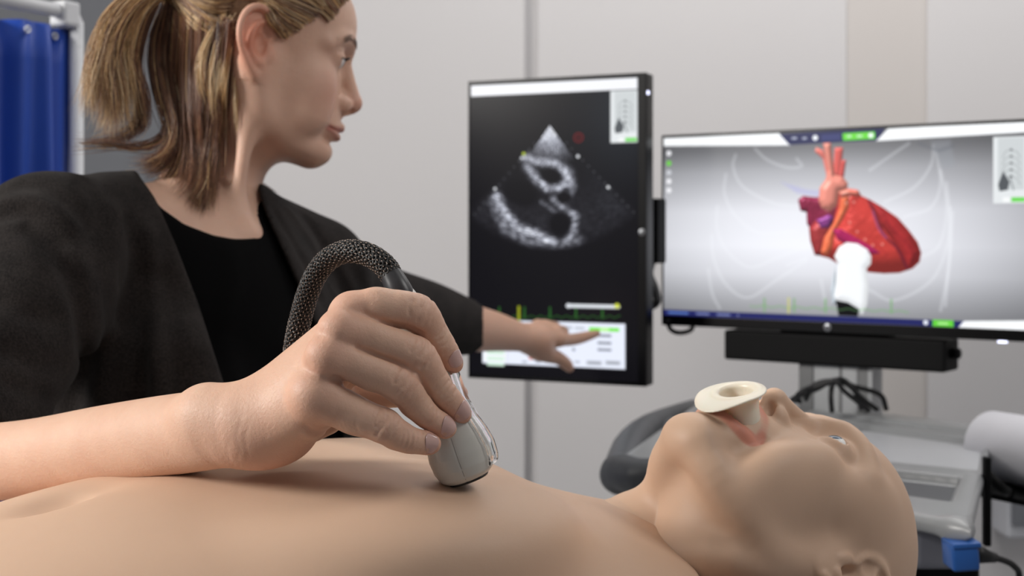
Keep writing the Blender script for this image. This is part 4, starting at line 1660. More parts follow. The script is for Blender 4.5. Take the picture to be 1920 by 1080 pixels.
black_plastic = plain('black_plastic', rgb(14, 14, 16), 0.42, 0, 0.1, 40.0, 0.06, 900.0)
black_gloss = plain('black_bezel', rgb(8, 8, 10), 0.3, 0, 0.1, Specular_IOR_Level=0.2)
matt_black = plain('matt_black', rgb(7, 7, 8), 0.6, 0, 0.1, Specular_IOR_Level=0.15)


def logo_disc(c, ex, ez, n, r, parent):
    R = np.array([ex, ez, n])
    met = plain('logo_silver', rgb(150, 152, 156), 0.35, 0.7)
    o = MB().lathe([(r, 0), (r, 0.0012), (r * .9, 0.0016)], c, np.array([ex, np.cross(n, ex), n]), 24).build('logo', met, parent, True)
    dk = MB()
    for x in (-0.36, 0.22):
        dk.box(c + n * 0.0019 + ex * r * x, (r * .07, r * .55, 0.0003), np.array([norm(ex + ez * .0), norm(ez + ex * .28), n]))
        dk.box(c + n * 0.0019 + ex * r * (x + .22) + ez * r * (0.12 if x < 0 else -0.02), (r * .07, r * .34, 0.0003), np.array([ex, norm(ez + ex * .28), n]))
    dk.build('logo_letters', plain('logo_black', rgb(20, 20, 22), 0.5), o)


def build_monitors():
    z = np.array([0, 0, 1.0])
    # upright monitor
    A, Bq = P(879, 430.5, 2.295), P(1213, 430.5, 2.163)
    ex = norm((Bq - A) * [1, 1, 0])
    w = np.linalg.norm((Bq - A) * [1, 1, 0])
    n = np.cross(ex, z)
    h = 0.49
    ctr = (A + Bq) / 2
    root = empty('portrait_monitor', tuple(ctr * [1, 1, 1] - z * h / 2))
    o = np.array(root.location)
    tag(root, 'upright black monitor showing a grey ultrasound sector scan above a white panel', 'monitor')
    R = np.array([ex, -n, z])
    MB().box(ctr - n * 0.016 - o, (w / 2, 0.015, h / 2), R, 0.003).build('housing', black_gloss, root)
    MB().box(ctr - n * 0.045 - o, (w * .32, 0.018, h * .3), R, 0.012).build('back_cover', black_plastic, root)
    sw, chin = w * 319 / 334.0, w * 15 / 334.0
    screen_mesh('screen', paint_scan(), ctr - ex * (w / 2 - 0.0025) + z * (h / 2 - 0.0045) + n * 0.0006 - o, ex, z, sw - 0.003, h - 0.011, root, 1.2)
    rim = MB()
    for s in (-1, 1):
        rim.box(ctr + z * s * (h / 2 - 0.002) + n * 0.0005 - o, (w / 2, 0.0016, 0.002), R)
    rim.box(ctr - ex * (w / 2 - 0.0012) + n * 0.0005 - o, (0.0012, 0.0016, h / 2), R)
    rim.box(ctr + ex * (w / 2 - chin / 2) + n * 0.0005 - o, (chin / 2, 0.0022, h / 2), R, 0.001)
    rim.build('bezel', black_gloss, root)
    logo_disc(ctr + ex * (w / 2 - chin / 2) + n * 0.0028 - z * 0.004 - o, -z, ex, n, 0.0055, root)
    led = new_mat('led_glow')[0]
    lb = led.node_tree.nodes['Principled BSDF']
    setin(lb, Base_Color=(0.5, 0.5, 0.7), Emission_Color=(0.75, 0.78, 1.0), Emission_Strength=3.0)
    MB().box(ctr + ex * (w / 2 + 0.0006) + n * (-0.004) + z * (h / 2 - 0.031) - o, (0.0010, 0.002, 0.0026), R).build('power_light', led, root)
    # wide monitor
    A2, B2 = P(1242, 432.5, 2.278), P(1920, 431, 1.934)
    ex2 = norm((B2 - A2) * [1, 1, 0])
    w2 = 0.598
    n2 = np.cross(ex2, z)
    h2 = 0.311
    c2 = A2 + ex2 * w2 / 2
    c2[2] = 1.2485
    r2 = empty('landscape_monitor', tuple(c2 - z * h2 / 2))
    o2 = np.array(r2.location)
    tag(r2, 'wide black monitor showing a red heart model and white probe', 'monitor')
    R2 = np.array([ex2, -n2, z])
    MB().box(c2 - n2 * 0.016 - o2, (w2 / 2, 0.015, h2 / 2), R2, 0.003).build('housing', black_gloss, r2)
    MB().box(c2 - n2 * 0.045 - o2, (w2 * .3, 0.018, h2 * .34), R2, 0.012).build('back_cover', black_plastic, r2)
    chin2 = 0.0165
    screen_mesh('screen', paint_heart(), c2 - ex2 * (w2 / 2 - 0.003) + z * (h2 / 2 - 0.0045) + n2 * 0.0006 - o2, ex2, z, w2 - 0.006, h2 - 0.0045 - chin2, r2, 1.0)
    rim = MB()
    rim.box(c2 + z * (h2 / 2 - 0.002) + n2 * 0.0005 - o2, (w2 / 2, 0.0016, 0.002), R2)
    for s in (-1, 1):
        rim.box(c2 + ex2 * s * (w2 / 2 - 0.0014) + n2 * 0.0005 - o2, (0.0014, 0.0016, h2 / 2), R2)
    rim.box(c2 - z * (h2 / 2 - chin2 / 2) + n2 * 0.0005 - o2, (w2 / 2, 0.0022, chin2 / 2), R2, 0.001)
    rim.build('bezel', black_gloss, r2)
    t = (1553 - 960) / FPX
    k = (t * A2[1] - A2[0]) / (ex2[0] - t * ex2[1])
    logo_disc(A2 * [1, 1, 0] + z * (c2[2] - h2 / 2 + chin2 / 2) + ex2 * k + n2 * 0.0028 - o2, ex2, z, n2, 0.0062, r2)
    t = (1880 - 960) / FPX
    k = (t * A2[1] - A2[0]) / (ex2[0] - t * ex2[1])
    MB().box(A2 * [1, 1, 0] + z * (c2[2] - h2 / 2 - 0.0012) + ex2 * k - o2, (0.006, 0.003, 0.0014), R2).build('power_light', led, r2)
    MB().box(A2 * [1, 1, 0] + z * (c2[2] - h2 / 2 + chin2 * .5) + ex2 * 0.012 + n2 * 0.003 - o2, (0.005, 0.0004, 0.0012), R2).build('badge', plain('badge_grey', rgb(70, 72, 76), 0.5), r2)
    # camera bar hung under the wide monitor
    def on2(px, back=0.0):
        t = (px - 960) / FPX
        k = (t * A2[1] - A2[0]) / (ex2[0] - t * ex2[1])
        q = A2 * [1, 1, 0] + ex2 * k
        return q - n2 * back, k
    (a, ka), (b, kb) = on2(1357), on2(1772)
    bl = kb - ka
    q = (a + b) / 2
    zb = 1.25 + (430 - 657) / FPX * q[1]
    bar = empty('speaker_bar', tuple(q + z * (zb - 0.03)))
    ob = np.array(bar.location)
    tag(bar, 'flat black bar mounted below the wide monitor', 'speaker bar')
    MB().box(q - n2 * 0.03 + z * zb - ob, (bl / 2, 0.03, 0.0235), R2, 0.004).build('body', matt_black, bar)
    MB().box(q - n2 * 0.03 + z * (zb + 0.028) - ob, (bl * .24, 0.02, 0.007), R2, 0.002).build('mount', matt_black, bar)
    MB().lathe([(0.008, 0), (0.008, 0.010), (0.0065, 0.012)], q + ex2 * bl / 2 - n2 * 0.03 + z * (zb + 0.003) - ob, np.array([n2, z, ex2]), 18).build('knob', matt_black, bar, True)
    return root, r2, bar


# ------------------------------------------------------------------ instrument cart
Z_TRAY = 0.965


def tp(px, py, z=Z_TRAY):
    d = (CAMZ - z) * FPX / (py - HOR)
    return np.array([(px - 960) / FPX * d, d])


def build_cart():
    z = np.array([0, 0, 1.0])
    BL, BR, FR, FL = tp(1318, 744), tp(1862, 812), tp(1822, 985), tp(1165, 852)
    ctr = (BL + BR + FR + FL) / 4
    root = empty('instrument_cart', (ctr[0], ctr[1], 0))
    tag(root, 'grey wheeled instrument cart with moulded tray top behind the manikin head', 'cart')
    o = np.array([ctr[0], ctr[1], 0])
    grey = plain('cart_grey', rgb(146, 148, 150), 0.32, 0, 0.02, 20.0, 0.04, 700.0)
    light = plain('cart_light', rgb(182, 184, 188), 0.4, 0, 0.015)
    dark = plain('cart_dark', rgb(80, 82, 86), 0.45, 0, 0.03)
    F = Field([0, 1200, 880], [800, 2520, 1010], 3.6)
    X, Y, Z = F.grid((slice(None),) * 3)

    def prism(poly, z0, z1, r):
        g = poly_px(np.array(poly) * 1000)
        d2 = (g(X[:, :, 0] + 0 * Y[:, :, 0], Y[:, :, 0] + 0 * X[:, :, 0]) + r)[:, :, None]
        dz = np.abs(Z - (z0 + z1) / 2) - ((z1 - z0) / 2 - r)
        return np.minimum(np.maximum(d2, dz), 0) + np.sqrt(np.maximum(d2, 0) ** 2 + np.maximum(dz, 0) ** 2) - r
    body = prism([BL, BR, FR, FL], 946, 965, 8)

    def sub(a, b, k=6.0):
        q = np.maximum(k - np.abs(a + b), 0) / k
        return np.maximum(a, -b) + q * q * k * .25
    body = sub(body, prism([tp(1470, 775), tp(1846, 826), tp(1838, 880), tp(1400, 838)], 956, 1000, 5))
    body = sub(body, prism([tp(1420, 852), tp(1800, 893), tp(1782, 938), tp(1330, 874)], 952, 1000, 6))
    ledge = prism([tp(1330, 742), tp(1850, 806), tp(1850, 818), tp(1330, 752)], 960, 972, 3)
    body = np.minimum(body, ledge)
    F.v = body.astype(np.float32)
    corner = cone(np.r_[tp(1796, 972) * 1000, 952], np.r_[tp(1796, 972) * 1000, 949], 15, 13)
    F.add(corner, 10)
    V, Q = F.mesh()
    V = smooth_mesh(V, Q, 1)
    mesh_obj('tray_top', V * 0.001 - o, Q, grey, root, True)
    MB().prism([tuple(p - ctr) for p in (tp(1476, 778), tp(1840, 828), tp(1832, 877), tp(1408, 835))], 0.9555, 0.9572).build('tray_mat', light, root)
    MB().prism([tuple(p - ctr) for p in (tp(1426, 855), tp(1795, 895), tp(1779, 935), tp(1338, 874))], 0.9515, 0.9532).build('recess_mat', dark, root)
    # side grip on the left
    Hf = Field([60, 1500, 840], [420, 2450, 1000], 3.5)
    pts = [np.r_[tp(1300, 750) * 1000, 950], np.r_[tp(1222, 780) * 1000, 950], np.r_[tp(1182, 812) * 1000, 946], np.r_[tp(1164, 850) * 1000, 938], M3(1163, 885, 1.74), M3(1200, 890, 1.70), M3(1260, 880, 1.68)]
    Hf.add(limb(pts, [16, 20, 24, 24, 24, 20, 16], 18), 0)
    Hf.add(limb([M3(1262, 800, 2.0), M3(1262, 840, 1.85), M3(1265, 875, 1.7)], [14, 14, 14], 8), 10)
    Vh, Qh = Hf.mesh()
    mesh_obj('side_grip', Vh * 0.001 - o, Qh, dark, root, True)
    # under-tray bracket, base, column
    g2 = plain('cart_bracket', rgb(128, 130, 140), 0.4, 0, 0.03)
    MB().box(P(1738, 1003, 1.46) - o, (0.026, 0.04, 0.028), None, 0.008).build('under_tray_box', g2, root)
    MB().box(P(1735, 1100, 1.5) + np.array([0.0, 0.05, 0]) - o, (0.058, 0.06, 0.034), None, 0.01).build('equipment_box', matt_black, root)
    MB().box((0.05, 0.05, 0.14), (0.25, 0.32, 0.03), None, 0.012).build('base', dark, root)
    col_m = plain('brushed_aluminium', rgb(186, 188, 191), 0.3, 0.85, 0.03)
    c = P(1573, 760, 2.02)
    cc = MB()
    cc.box(np.array([c[0], c[1], 0.55]) - o, (0.030, 0.02, 0.41), None, 0.004)
    cc.build('lower_column', col_m, root)
    for sx in (-0.2, 0.28):
        for sy in (-0.24, 0.34):
            w = MB().lathe([(0.02, -0.015), (0.045, -0.013), (0.05, 0), (0.045, 0.013), (0.02, 0.015)], np.array([sx, sy, 0.05]), np.array([[0, 0, 1.0], [0, 1, 0], [-1, 0, 0]]), 20)
            wh = w.build('castor', matt_black, root, True)
            MB().box((sx, sy, 0.095), (0.012, 0.02, 0.02)).build('castor_fork', col_m, wh)
    MB().box(P(1850, 940, 1.62) - o, (0.004, 0.006, 0.052), None, 0.002).build('side_rail', matt_black, root)
    return root


def build_column():
    """Monitor column on the cart with its cables."""
    z = np.array([0, 0, 1.0])
    alu = plain('column_aluminium', rgb(176, 178, 180), 0.4, 0.35, 0.03, 50.0)
    darka = plain('column_groove', rgb(120, 121, 122), 0.45, 0.3, 0.03)
    c = P(1573, 720, 2.14)
    root = empty('monitor_column', (c[0], c[1], Z_TRAY))
    tag(root, 'silver column carrying the monitors above the cart tray', 'column')
    o = np.array(root.location)
    s = 2.14 / FPX
    top = 1.25 + (430 - 600) * s - Z_TRAY
    e2 = np.array([0.805, -0.593, 0])
    R = np.array([e2, np.cross(z, e2), z])
    MB().box((0, 0, top / 2), (0.040, 0.022, top / 2), R, 0.003).build('post', alu, root)
    for k, (x, w, m) in enumerate(((-0.044, 0.012, darka), (0.046, 0.010, darka), (0.012, 0.0022, darka), (0.058, 0.004, alu))):
        MB().box(e2 * x + np.array([0, 0, top / 2]) - np.cross(z, e2) * (0.004 if m is darka and w > .01 else 0.0215 if w < .003 else 0.0), (w, 0.02 if w > .003 else 0.002, top / 2), R, 0.001).build('side_profile', m, root)
    # arm to the monitors
    a = P(1228, 433, 2.27)
    MB().box(a - o, (0.014, 0.02, 0.053), np.array([norm((0.86, -0.5, 0)), norm((0.5, 0.86, 0)), z]), 0.004).build('hinge', matt_black, root)
    MB().box((P(1235, 433, 2.33) + P(1560, 433, 2.22)) / 2 + np.array([0.03, 0.10, 0]) - o, (0.15, 0.012, 0.02), R, 0.004).build('cross_arm', matt_black, root)
    MB().box(np.array([0, 0, top + 0.06]) + np.array([0.03, 0.075, 0]), (0.03, 0.015, 0.14), R, 0.004).build('head_plate', matt_black, root)
    cab = plain('cable_black', rgb(16, 16, 18), 0.5)
    cables = [[(1490, 752, 2.05), (1500, 736, 2.03), (1530, 722, 2.03), (1562, 714, 2.04), (1590, 722, 2.03), (1620, 750, 2.03), (1645, 768, 2.04)],
              [(1484, 750, 2.06), (1494, 744, 2.05), (1530, 730, 2.04), (1568, 712, 2.05), (1600, 724, 2.04), (1650, 740, 2.05), (1662, 768, 2.06)],
              [(1500, 756, 2.05), (1498, 742, 2.05), (1535, 718, 2.03), (1566, 716, 2.02), (1585, 735, 2.02), (1630, 770, 2.03)],
              [(1560, 772, 2.03), (1558, 745, 2.02), (1560, 725, 2.03), (1566, 712, 2.05)],
              [(1510, 750, 2.04), (1524, 728, 2.03), (1556, 718, 2.02), (1580, 712, 2.03), (1604, 736, 2.03), (1616, 768, 2.03)]]
    for pts in cables:
        MB().tube(spline([P(*p) - o for p in pts], 40), 0.0038, 10).build('cable', cab, root, True)
    MB().tube(spline([P(*p) - o for p in ((1222, 492, 2.27), (1218, 515, 2.25), (1228, 540, 2.23), (1232, 565, 2.22), (1218, 575, 2.23), (1216, 560, 2.24))], 30), 0.0065, 10).build('cable', cab, root, True)
    MB().tube(spline([P(*p) - o for p in ((1250, 600, 2.3), (1258, 618, 2.29), (1275, 624, 2.29), (1296, 618, 2.29), (1300, 600, 2.3))], 24), 0.004, 10).build('cable', cab, root, True)
    return root


def build_cart_things():
    z = np.array([0, 0, 1.0])
    paper = plain('paper_white', rgb(214, 214, 220), 0.85, 0, 0.02, 60.0, 0.08, 600.0)
    core_m = plain('cardboard_core', rgb(170, 160, 150), 0.9)
    d = 1.80
    r = 67 / FPX * d
    c = P(1934, 849, d)
    ax = norm((0.35, -0.94, 0.02))
    R = np.array([norm(np.cross(z, ax)), np.cross(ax, norm(np.cross(z, ax))), ax])
    L = 0.16
    roll = empty('paper_roll', tuple(c - z * r))
    tag(roll, 'white roll of couch paper lying beside the cart tray', 'paper roll')
    o = np.array(roll.location)
    MB().lathe([(0.02, 0.0), (r - 0.004, 0.0), (r, 0.004), (r, L - 0.004), (r - 0.004, L), (0.02, L)], c - ax * L * .5 - o, R, 48).build('paper', paper, roll, True, 40)
    MB().lathe([(0.019, -0.001), (0.019, L + 0.001)], c - ax * L * .5 - o, R, 24).build('core', core_m, roll, True, 40)
    # shelf bar under the roll, hooked on the cart
    br = empty('roll_holder', tuple(P(1885, 915, 1.80)))
    tag(br, 'black bar holder under the paper roll', 'roll holder')
    ob = np.array(br.location)
    e = norm(P(1990, 934, 1.75) - P(1846, 905, 1.82))
    MB().box((P(1990, 934, 1.75) + P(1846, 905, 1.82)) / 2 - ob + [0, 0, -0.002], (0.056, 0.06, 0.004), frame(e, z), 0.0015).build('shelf', matt_black, br)
    MB().box((P(1862, 878, 1.9)) - ob, (0.004, 0.010, 0.024), None, 0.002).build('hook', matt_black, br)
    arm_a, arm_b = np.r_[tp(1852, 870), Z_TRAY - 0.012], P(1900, 914, 1.80)
    MB().tube(spline([arm_a - ob, arm_a + [0.02, 0, -0.02] - ob, arm_b + [0, 0, -0.006] - ob, arm_b + [0.04, -0.005, -0.006] - ob], 16), 0.006, 12).build('support_arm', matt_black, br, True)
    # blue box clipped under the tray corner
    bx = empty('blue_box', tuple(P(1802, 1064, 1.35)))
    tag(bx, 'small blue plastic box hanging below the tray corner', 'box')
    ob = np.array(bx.location)
    blue = plain('blue_plastic', rgb(38, 88, 160), 0.35, 0, 0.04)
    MB().box(P(1801, 1040, 1.35) - ob, (0.0130, 0.018, 0.0125), rot('Y', 4), 0.003).build('body', blue, bx, True, 40)
    MB().box(P(1802, 1016, 1.35) - ob, (0.0136, 0.019, 0.0025), rot('Y', 4), 0.001).build('lid', blue, bx, True, 40)
    # pale box on the wall rail at the right edge
    wb = empty('wall_dispenser', tuple(P(1925, 1010, 2.95)))
    tag(wb, 'pale dispenser box on the far wall at the right edge', 'dispenser')
    ob = np.array(wb.location)
    pale = plain('dispenser_plastic', rgb(206, 208, 214), 0.4)
    smoke = plain('dispenser_window', rgb(120, 122, 128), 0.3)
    MB().box(P(1937, 968, 2.94) + np.array([0, .055, 0]) - ob, (0.052, 0.05, 0.048), None, 0.006).build('body', pale, wb)
    MB().box(P(1938, 960, 2.94) - ob, (0.046, 0.006, 0.028), None, 0.002).build('window', smoke, wb)
    # power lead
    cab = plain('lead_black', rgb(14, 14, 16), 0.5)
    lead = empty('power_cable', tuple(P(1835, 1040, 1.42)))
    tag(lead, 'black power cable with plug curving out from the cart to the right', 'cable')
    ob = np.array(lead.location)
    pts = [P(1826, 1036, 1.43), P(1850, 1043, 1.43), P(1880, 1050, 1.44), P(1902, 1062, 1.45), P(1912, 1085, 1.46), P(1914, 1180, 1.47), P(1900, 1400, 1.5)]
    MB().tube(spline([p - ob for p in pts], 40), 0.0034, 10).build('lead', cab, lead, True)
    MB().tube([p - ob for p in (pts[0], P(1838, 1040, 1.43), pts[1], P(1866, 1046, 1.435))], [0.010, 0.0095, 0.007, 0.005], 14).build('plug', cab, lead, True)


# ------------------------------------------------------------------ ultrasound probe
def build_probe():
    d0 = .850
    b, t = M3(880, 899, d0), M3(748, 545, .846)
    ax = norm(t - b)
    back = norm(np.array([0, 1.0, 0]) - ax * ax[1])
    side = np.cross(back, ax)
    R = np.array([side, back, ax])
    k = d0 / FPX * 1000
    L = np.linalg.norm(t - b)
    prof_s = np.array([0, 3, 12, 30, 55, 80, 110, 150, 200, 300, 350, 385]) * k
    prof_r = np.array([40, 44, 52, 58.5, 60, 56, 48, 42, 43, 42, 34, 22]) * k
    flat = 1.22
    root = empty('ultrasound_probe', tuple(b * 0.001))
    tag(root, 'pale grey ultrasound probe with braided cable pressed on the manikin chest', 'ultrasound probe')

    def dist(Fd, off):
        X, Y, Z = Fd.grid((slice(None),) * 3)
        rr = np.interp(Z.ravel(), prof_s, prof_r).astype(np.float32)[None, None, :] + off
        e = np.hypot(X, Y * flat)
        d = (e - rr) * 0.9
        dz = np.maximum(-Z - off, Z - prof_s[-1] - off)
        q = np.maximum(5.0 - np.abs(d - dz), 0) / 5.0
        return np.maximum(d, dz) + q * q * 1.25
    F = Field([-26, -24, -6], [26, 24, 132], 0.7)
    F.v = dist(F, 0.0).astype(np.float32)
    # seam along the side facing out
    X, Y, Z = F.grid((slice(None),) * 3)
    seam = np.hypot(np.abs(X + 1.0 - 0.02 * Z), 0) + 0 * Y + 0 * Z
    F.v = F.v + (0.22 * np.exp(-(seam / 0.55) ** 2) * (Y < 0)).astype(np.float32)
    V, Q = F.mesh()
    shell = plain('probe_shell', rgb(205, 202, 194), 0.22, 0, 0.01, 30.0, Coat_Weight=0.4, Coat_Roughness=0.05)
    mesh_obj('housing', V @ R * 0.001, Q, shell, root, True)
    # seam line
    sm = MB()
    for s0, s1 in zip(np.linspace(3, 30, 10)[:-1], np.linspace(3, 30, 10)[1:]):
        pts = []
        for s in (s0, s1):
            r = np.interp(s, prof_s, prof_r)
            x = -1.0 + 0.02 * s
            y = -math.sqrt(max(r * r - x * x, 0)) / flat
            pts.append(np.array([x, y + 0.15, s]) @ R * 0.001)
        sm.tube(pts, 0.00013, 6)
    sm.build('seam', plain('seam_grey', rgb(110, 106, 102), 0.6), root)
    # sound window
    ln = MB()
    prof = [(31 * k, -0.7), (36 * k, -0.5), (38.5 * k, 0.4), (38 * k, 1.0)]
    ln.lathe([(r, z) for r, z in prof], (0, 0, 0), np.eye(3), 48, 1.0, 1.0 / flat)
    vv = np.array(ln.v) @ R * 0.001
    mesh_obj('lens_face', vv, ln.f, plain('lens_black', rgb(22, 22, 24), 0.35), root, True)
    # clear half cover on the far right side
    C = Field([-8, -27, 4], [30, 27, 122], 0.6)
    i_ = dist(C, 0.2)
    ax_ = C.ax[0].copy()
    C.ax[0] = ax_ - np.float32(3.4)
    o_ = dist(C, 0.0)
    C.ax[0] = ax_
    X, Y, Z = C.grid((slice(None),) * 3)
    rz = np.interp(Z.ravel(), prof_s, prof_r).astype(np.float32)[None, None, :]
    edge = np.maximum(0.84 * rz - X, np.maximum(5.0 - Z, Z - 116)) + 0 * Y
    q = np.maximum(1.5 - np.abs(np.maximum(o_, -i_) - edge), 0) / 1.5
    C.v = (np.maximum(np.maximum(o_, -i_), edge) + q * q * 0.375).astype(np.float32)
    Vc, Qc = C.mesh()
    gl, nt, bs = new_mat('clear_plastic')
    setin(bs, Base_Color=(0.97, 0.98, 0.98), Roughness=0.08, Transmission_Weight=1.0, IOR=1.22)
    mesh_obj('clear_cover', smooth_mesh(Vc, Qc, 4) @ R * 0.001, Qc, gl, root, True)
    # strain relief
    st = [M3(757, 566, .846), M3(748, 544, .846), M3(738, 524, .848), M3(728, 506, .850)]
    sr = MB()
    sp = spline(st, 14)
    sr.tube([p * 0.001 - b * 0.001 for p in sp], [0.0088 - 0.0022 * q / 13 for q in range(14)], 24)
    sr.build('strain_relief', plain('strain_relief_grey', rgb(52, 52, 55), 0.35, 0, 0.03), root, True, 50)
    # braided cable
    path = [(733, 515, .849), (722, 499, .851), (700, 482, .855), (672, 472, .860), (642, 473, .867), (614, 488, .874), (592, 516, .880), (575, 556, .886), (563, 600, .892), (554, 642, .898),
            (548, 690, .91), (545, 740, .935), (552, 790, .99), (590, 850, 1.08), (640, 960, 1.20), (660, 1150, 1.26)]
    N = 420
    c = spline([P(*p) for p in path], N) - b * 0.001
    T = np.gradient(c, axis=0)
    seglen = np.linalg.norm(T, axis=1)
    T /= seglen[:, None]
    arc = np.cumsum(seglen)
    Nn = np.zeros_like(c)
    nv = norm(np.cross(T[0], [0, 1.0, 0.1]))
    for i in range(N):
        nv = norm(nv - T[i] * (nv @ T[i]))
        Nn[i] = nv
    Bb = np.cross(T, Nn)
    rc = 0.0063
    MB().tube(c[::4], rc - 0.0004, 16).build('cable', plain('cable_core', rgb(16, 15, 15), 0.6), root, True)
    dark = plain('braid_black', rgb(20, 19, 19), 0.5)
    tan = plain('braid_fleck', rgb(176, 158, 146), 0.5)

    pitch = 0.034

    def braid(sign, count, rad, amp, width):
        m = MB()
        for q in range(count):
            th = sign * arc * 2 * math.pi / pitch + 2 * math.pi * q / count
            wv = np.cos(arc * 2 * math.pi / pitch * count + math.pi * q) * amp * sign
            p = c + (rad + wv)[:, None] * (np.cos(th)[:, None] * Nn + np.sin(th)[:, None] * Bb)
            m.tube(p, width, 4, False)
        m.build('braid_sleeve', dark, root, True)
    braid(1, 12, rc + 0.0001, 0.00025, 0.0009)
    braid(-1, 12, rc + 0.0001, 0.00025, 0.0009)
    fl = MB()                                             # pale yarn showing between the crossings
    st, row = 0.0, 0
    while st < min(arc[-1], 0.22):
        for q in range(16):
            a0 = 2 * math.pi * (q + 0.5 * (row % 2)) / 16
            pts = []
            for ds in (-0.00055, 0.00055):
                s_ = st + ds
                cc = np.array([np.interp(s_, arc, c[:, k]) for k in range(3)])
                i = min(int(np.searchsorted(arc, s_)), N - 1)
                pts.append(cc + (rc + 0.00085) * (math.cos(a0) * Nn[i] + math.sin(a0) * Bb[i]))
            fl.tube(pts, 0.00030, 4)
        st += 0.0026
        row += 1
    fl.build('braid_fleck', tan, root)['kind'] = 'stuff'
    return root
# ------------------------------------------------------------------ the examiner: body, clothes, hair
PF = norm((0.82, -0.57, 0.0))                      # chest forward
PL = norm((0.57, 0.82, 0.0))                       # her left
S_R, S_L = M3(92, 475, 1.22), M3(585, 520, 1.52)
P_MID = np.array([-312.0, 1370.0, 0.0])
ARM_R = [S_R, M3(30, 610, 1.15), M3(-60, 780, 1.075), M3(-108, 872, 1.035)]
ARM_L = [S_L, M3(700, 566, 1.72), M3(800, 591, 1.86), M3(866, 612, 1.95)]


def in_head(prim):
    """Express a world-space primitive in the examiner's head frame."""
    f, lo, hi = prim
    if hasattr(f, 'args'):
        p, r, n, pad = f.args
        return limb([w2h(q) for q in p], r / W_SC, n, None, 1.0, pad)

    def g(X, Y, Z):
        w = [W_O[i] + W_SC * (WR[i, 0] * X + WR[i, 1] * Y + WR[i, 2] * Z) for i in range(3)]
        return f(*w) / W_SC
    c = np.array([w2h([x, y, z]) for x in (lo[0], hi[0]) for y in (lo[1], hi[1]) for z in (lo[2], hi[2])])
    return g, c.min(0), c.max(0)


def at_mid(f, l, z):
    return P_MID + PF * f + PL * l + np.array([0, 0, z])


def torso_prims(o):
    R = np.array([PF, PL, [0, 0, 1.0]])
    out = [(ell(at_mid(0, 0, 1085), (112 + o, 160 + o, 200 + o), R), 0),
           (limb([h2w([-14, 0, -20]), M3(398, 340, 1.425), M3(388, 425, 1.405), M3(382, 520, 1.39)], [53 + o, 51 + o, 56 + o, 76 + o], 14, None, 1.0, 34), 26),
           (cone(M3(385, 432, 1.41), S_R + np.array([0, 0, 4.0]), 52 + o, 52 + o), 26),
           (cone(M3(385, 432, 1.41), S_L + np.array([0, 0, 4.0]), 50 + o, 50 + o), 26)]
    for s in (-1, 1):
        out.append((ell(at_mid(72, s * 76, 1055), (58 + o, 62 + o, 62 + o), R), 45))
    out.append((ell(at_mid(-5, 0, 900), (100 + o, 135 + o, 190 + o), R), 60))
    out.append((ell(at_mid(-10, 0, 730), (118 + o, 172 + o, 150 + o), R), 60))
    return out


def opening(poly, y0, y1, lo, hi):
    """Solid whose outline is the garment opening, between the distances y0 and y1."""
    g = poly_px(poly)

    def f(X, Y, Z):
        px = 960 + X / Y * FPX + 0 * Z
        py = HOR - (Z - CAMZ * 1000) / Y * FPX + 0 * X
        d = g(px, py) * (Y / FPX)
        return np.maximum(d, np.maximum(Y - y1, y0 - Y))
    return f, np.asarray(lo, float), np.asarray(hi, float)


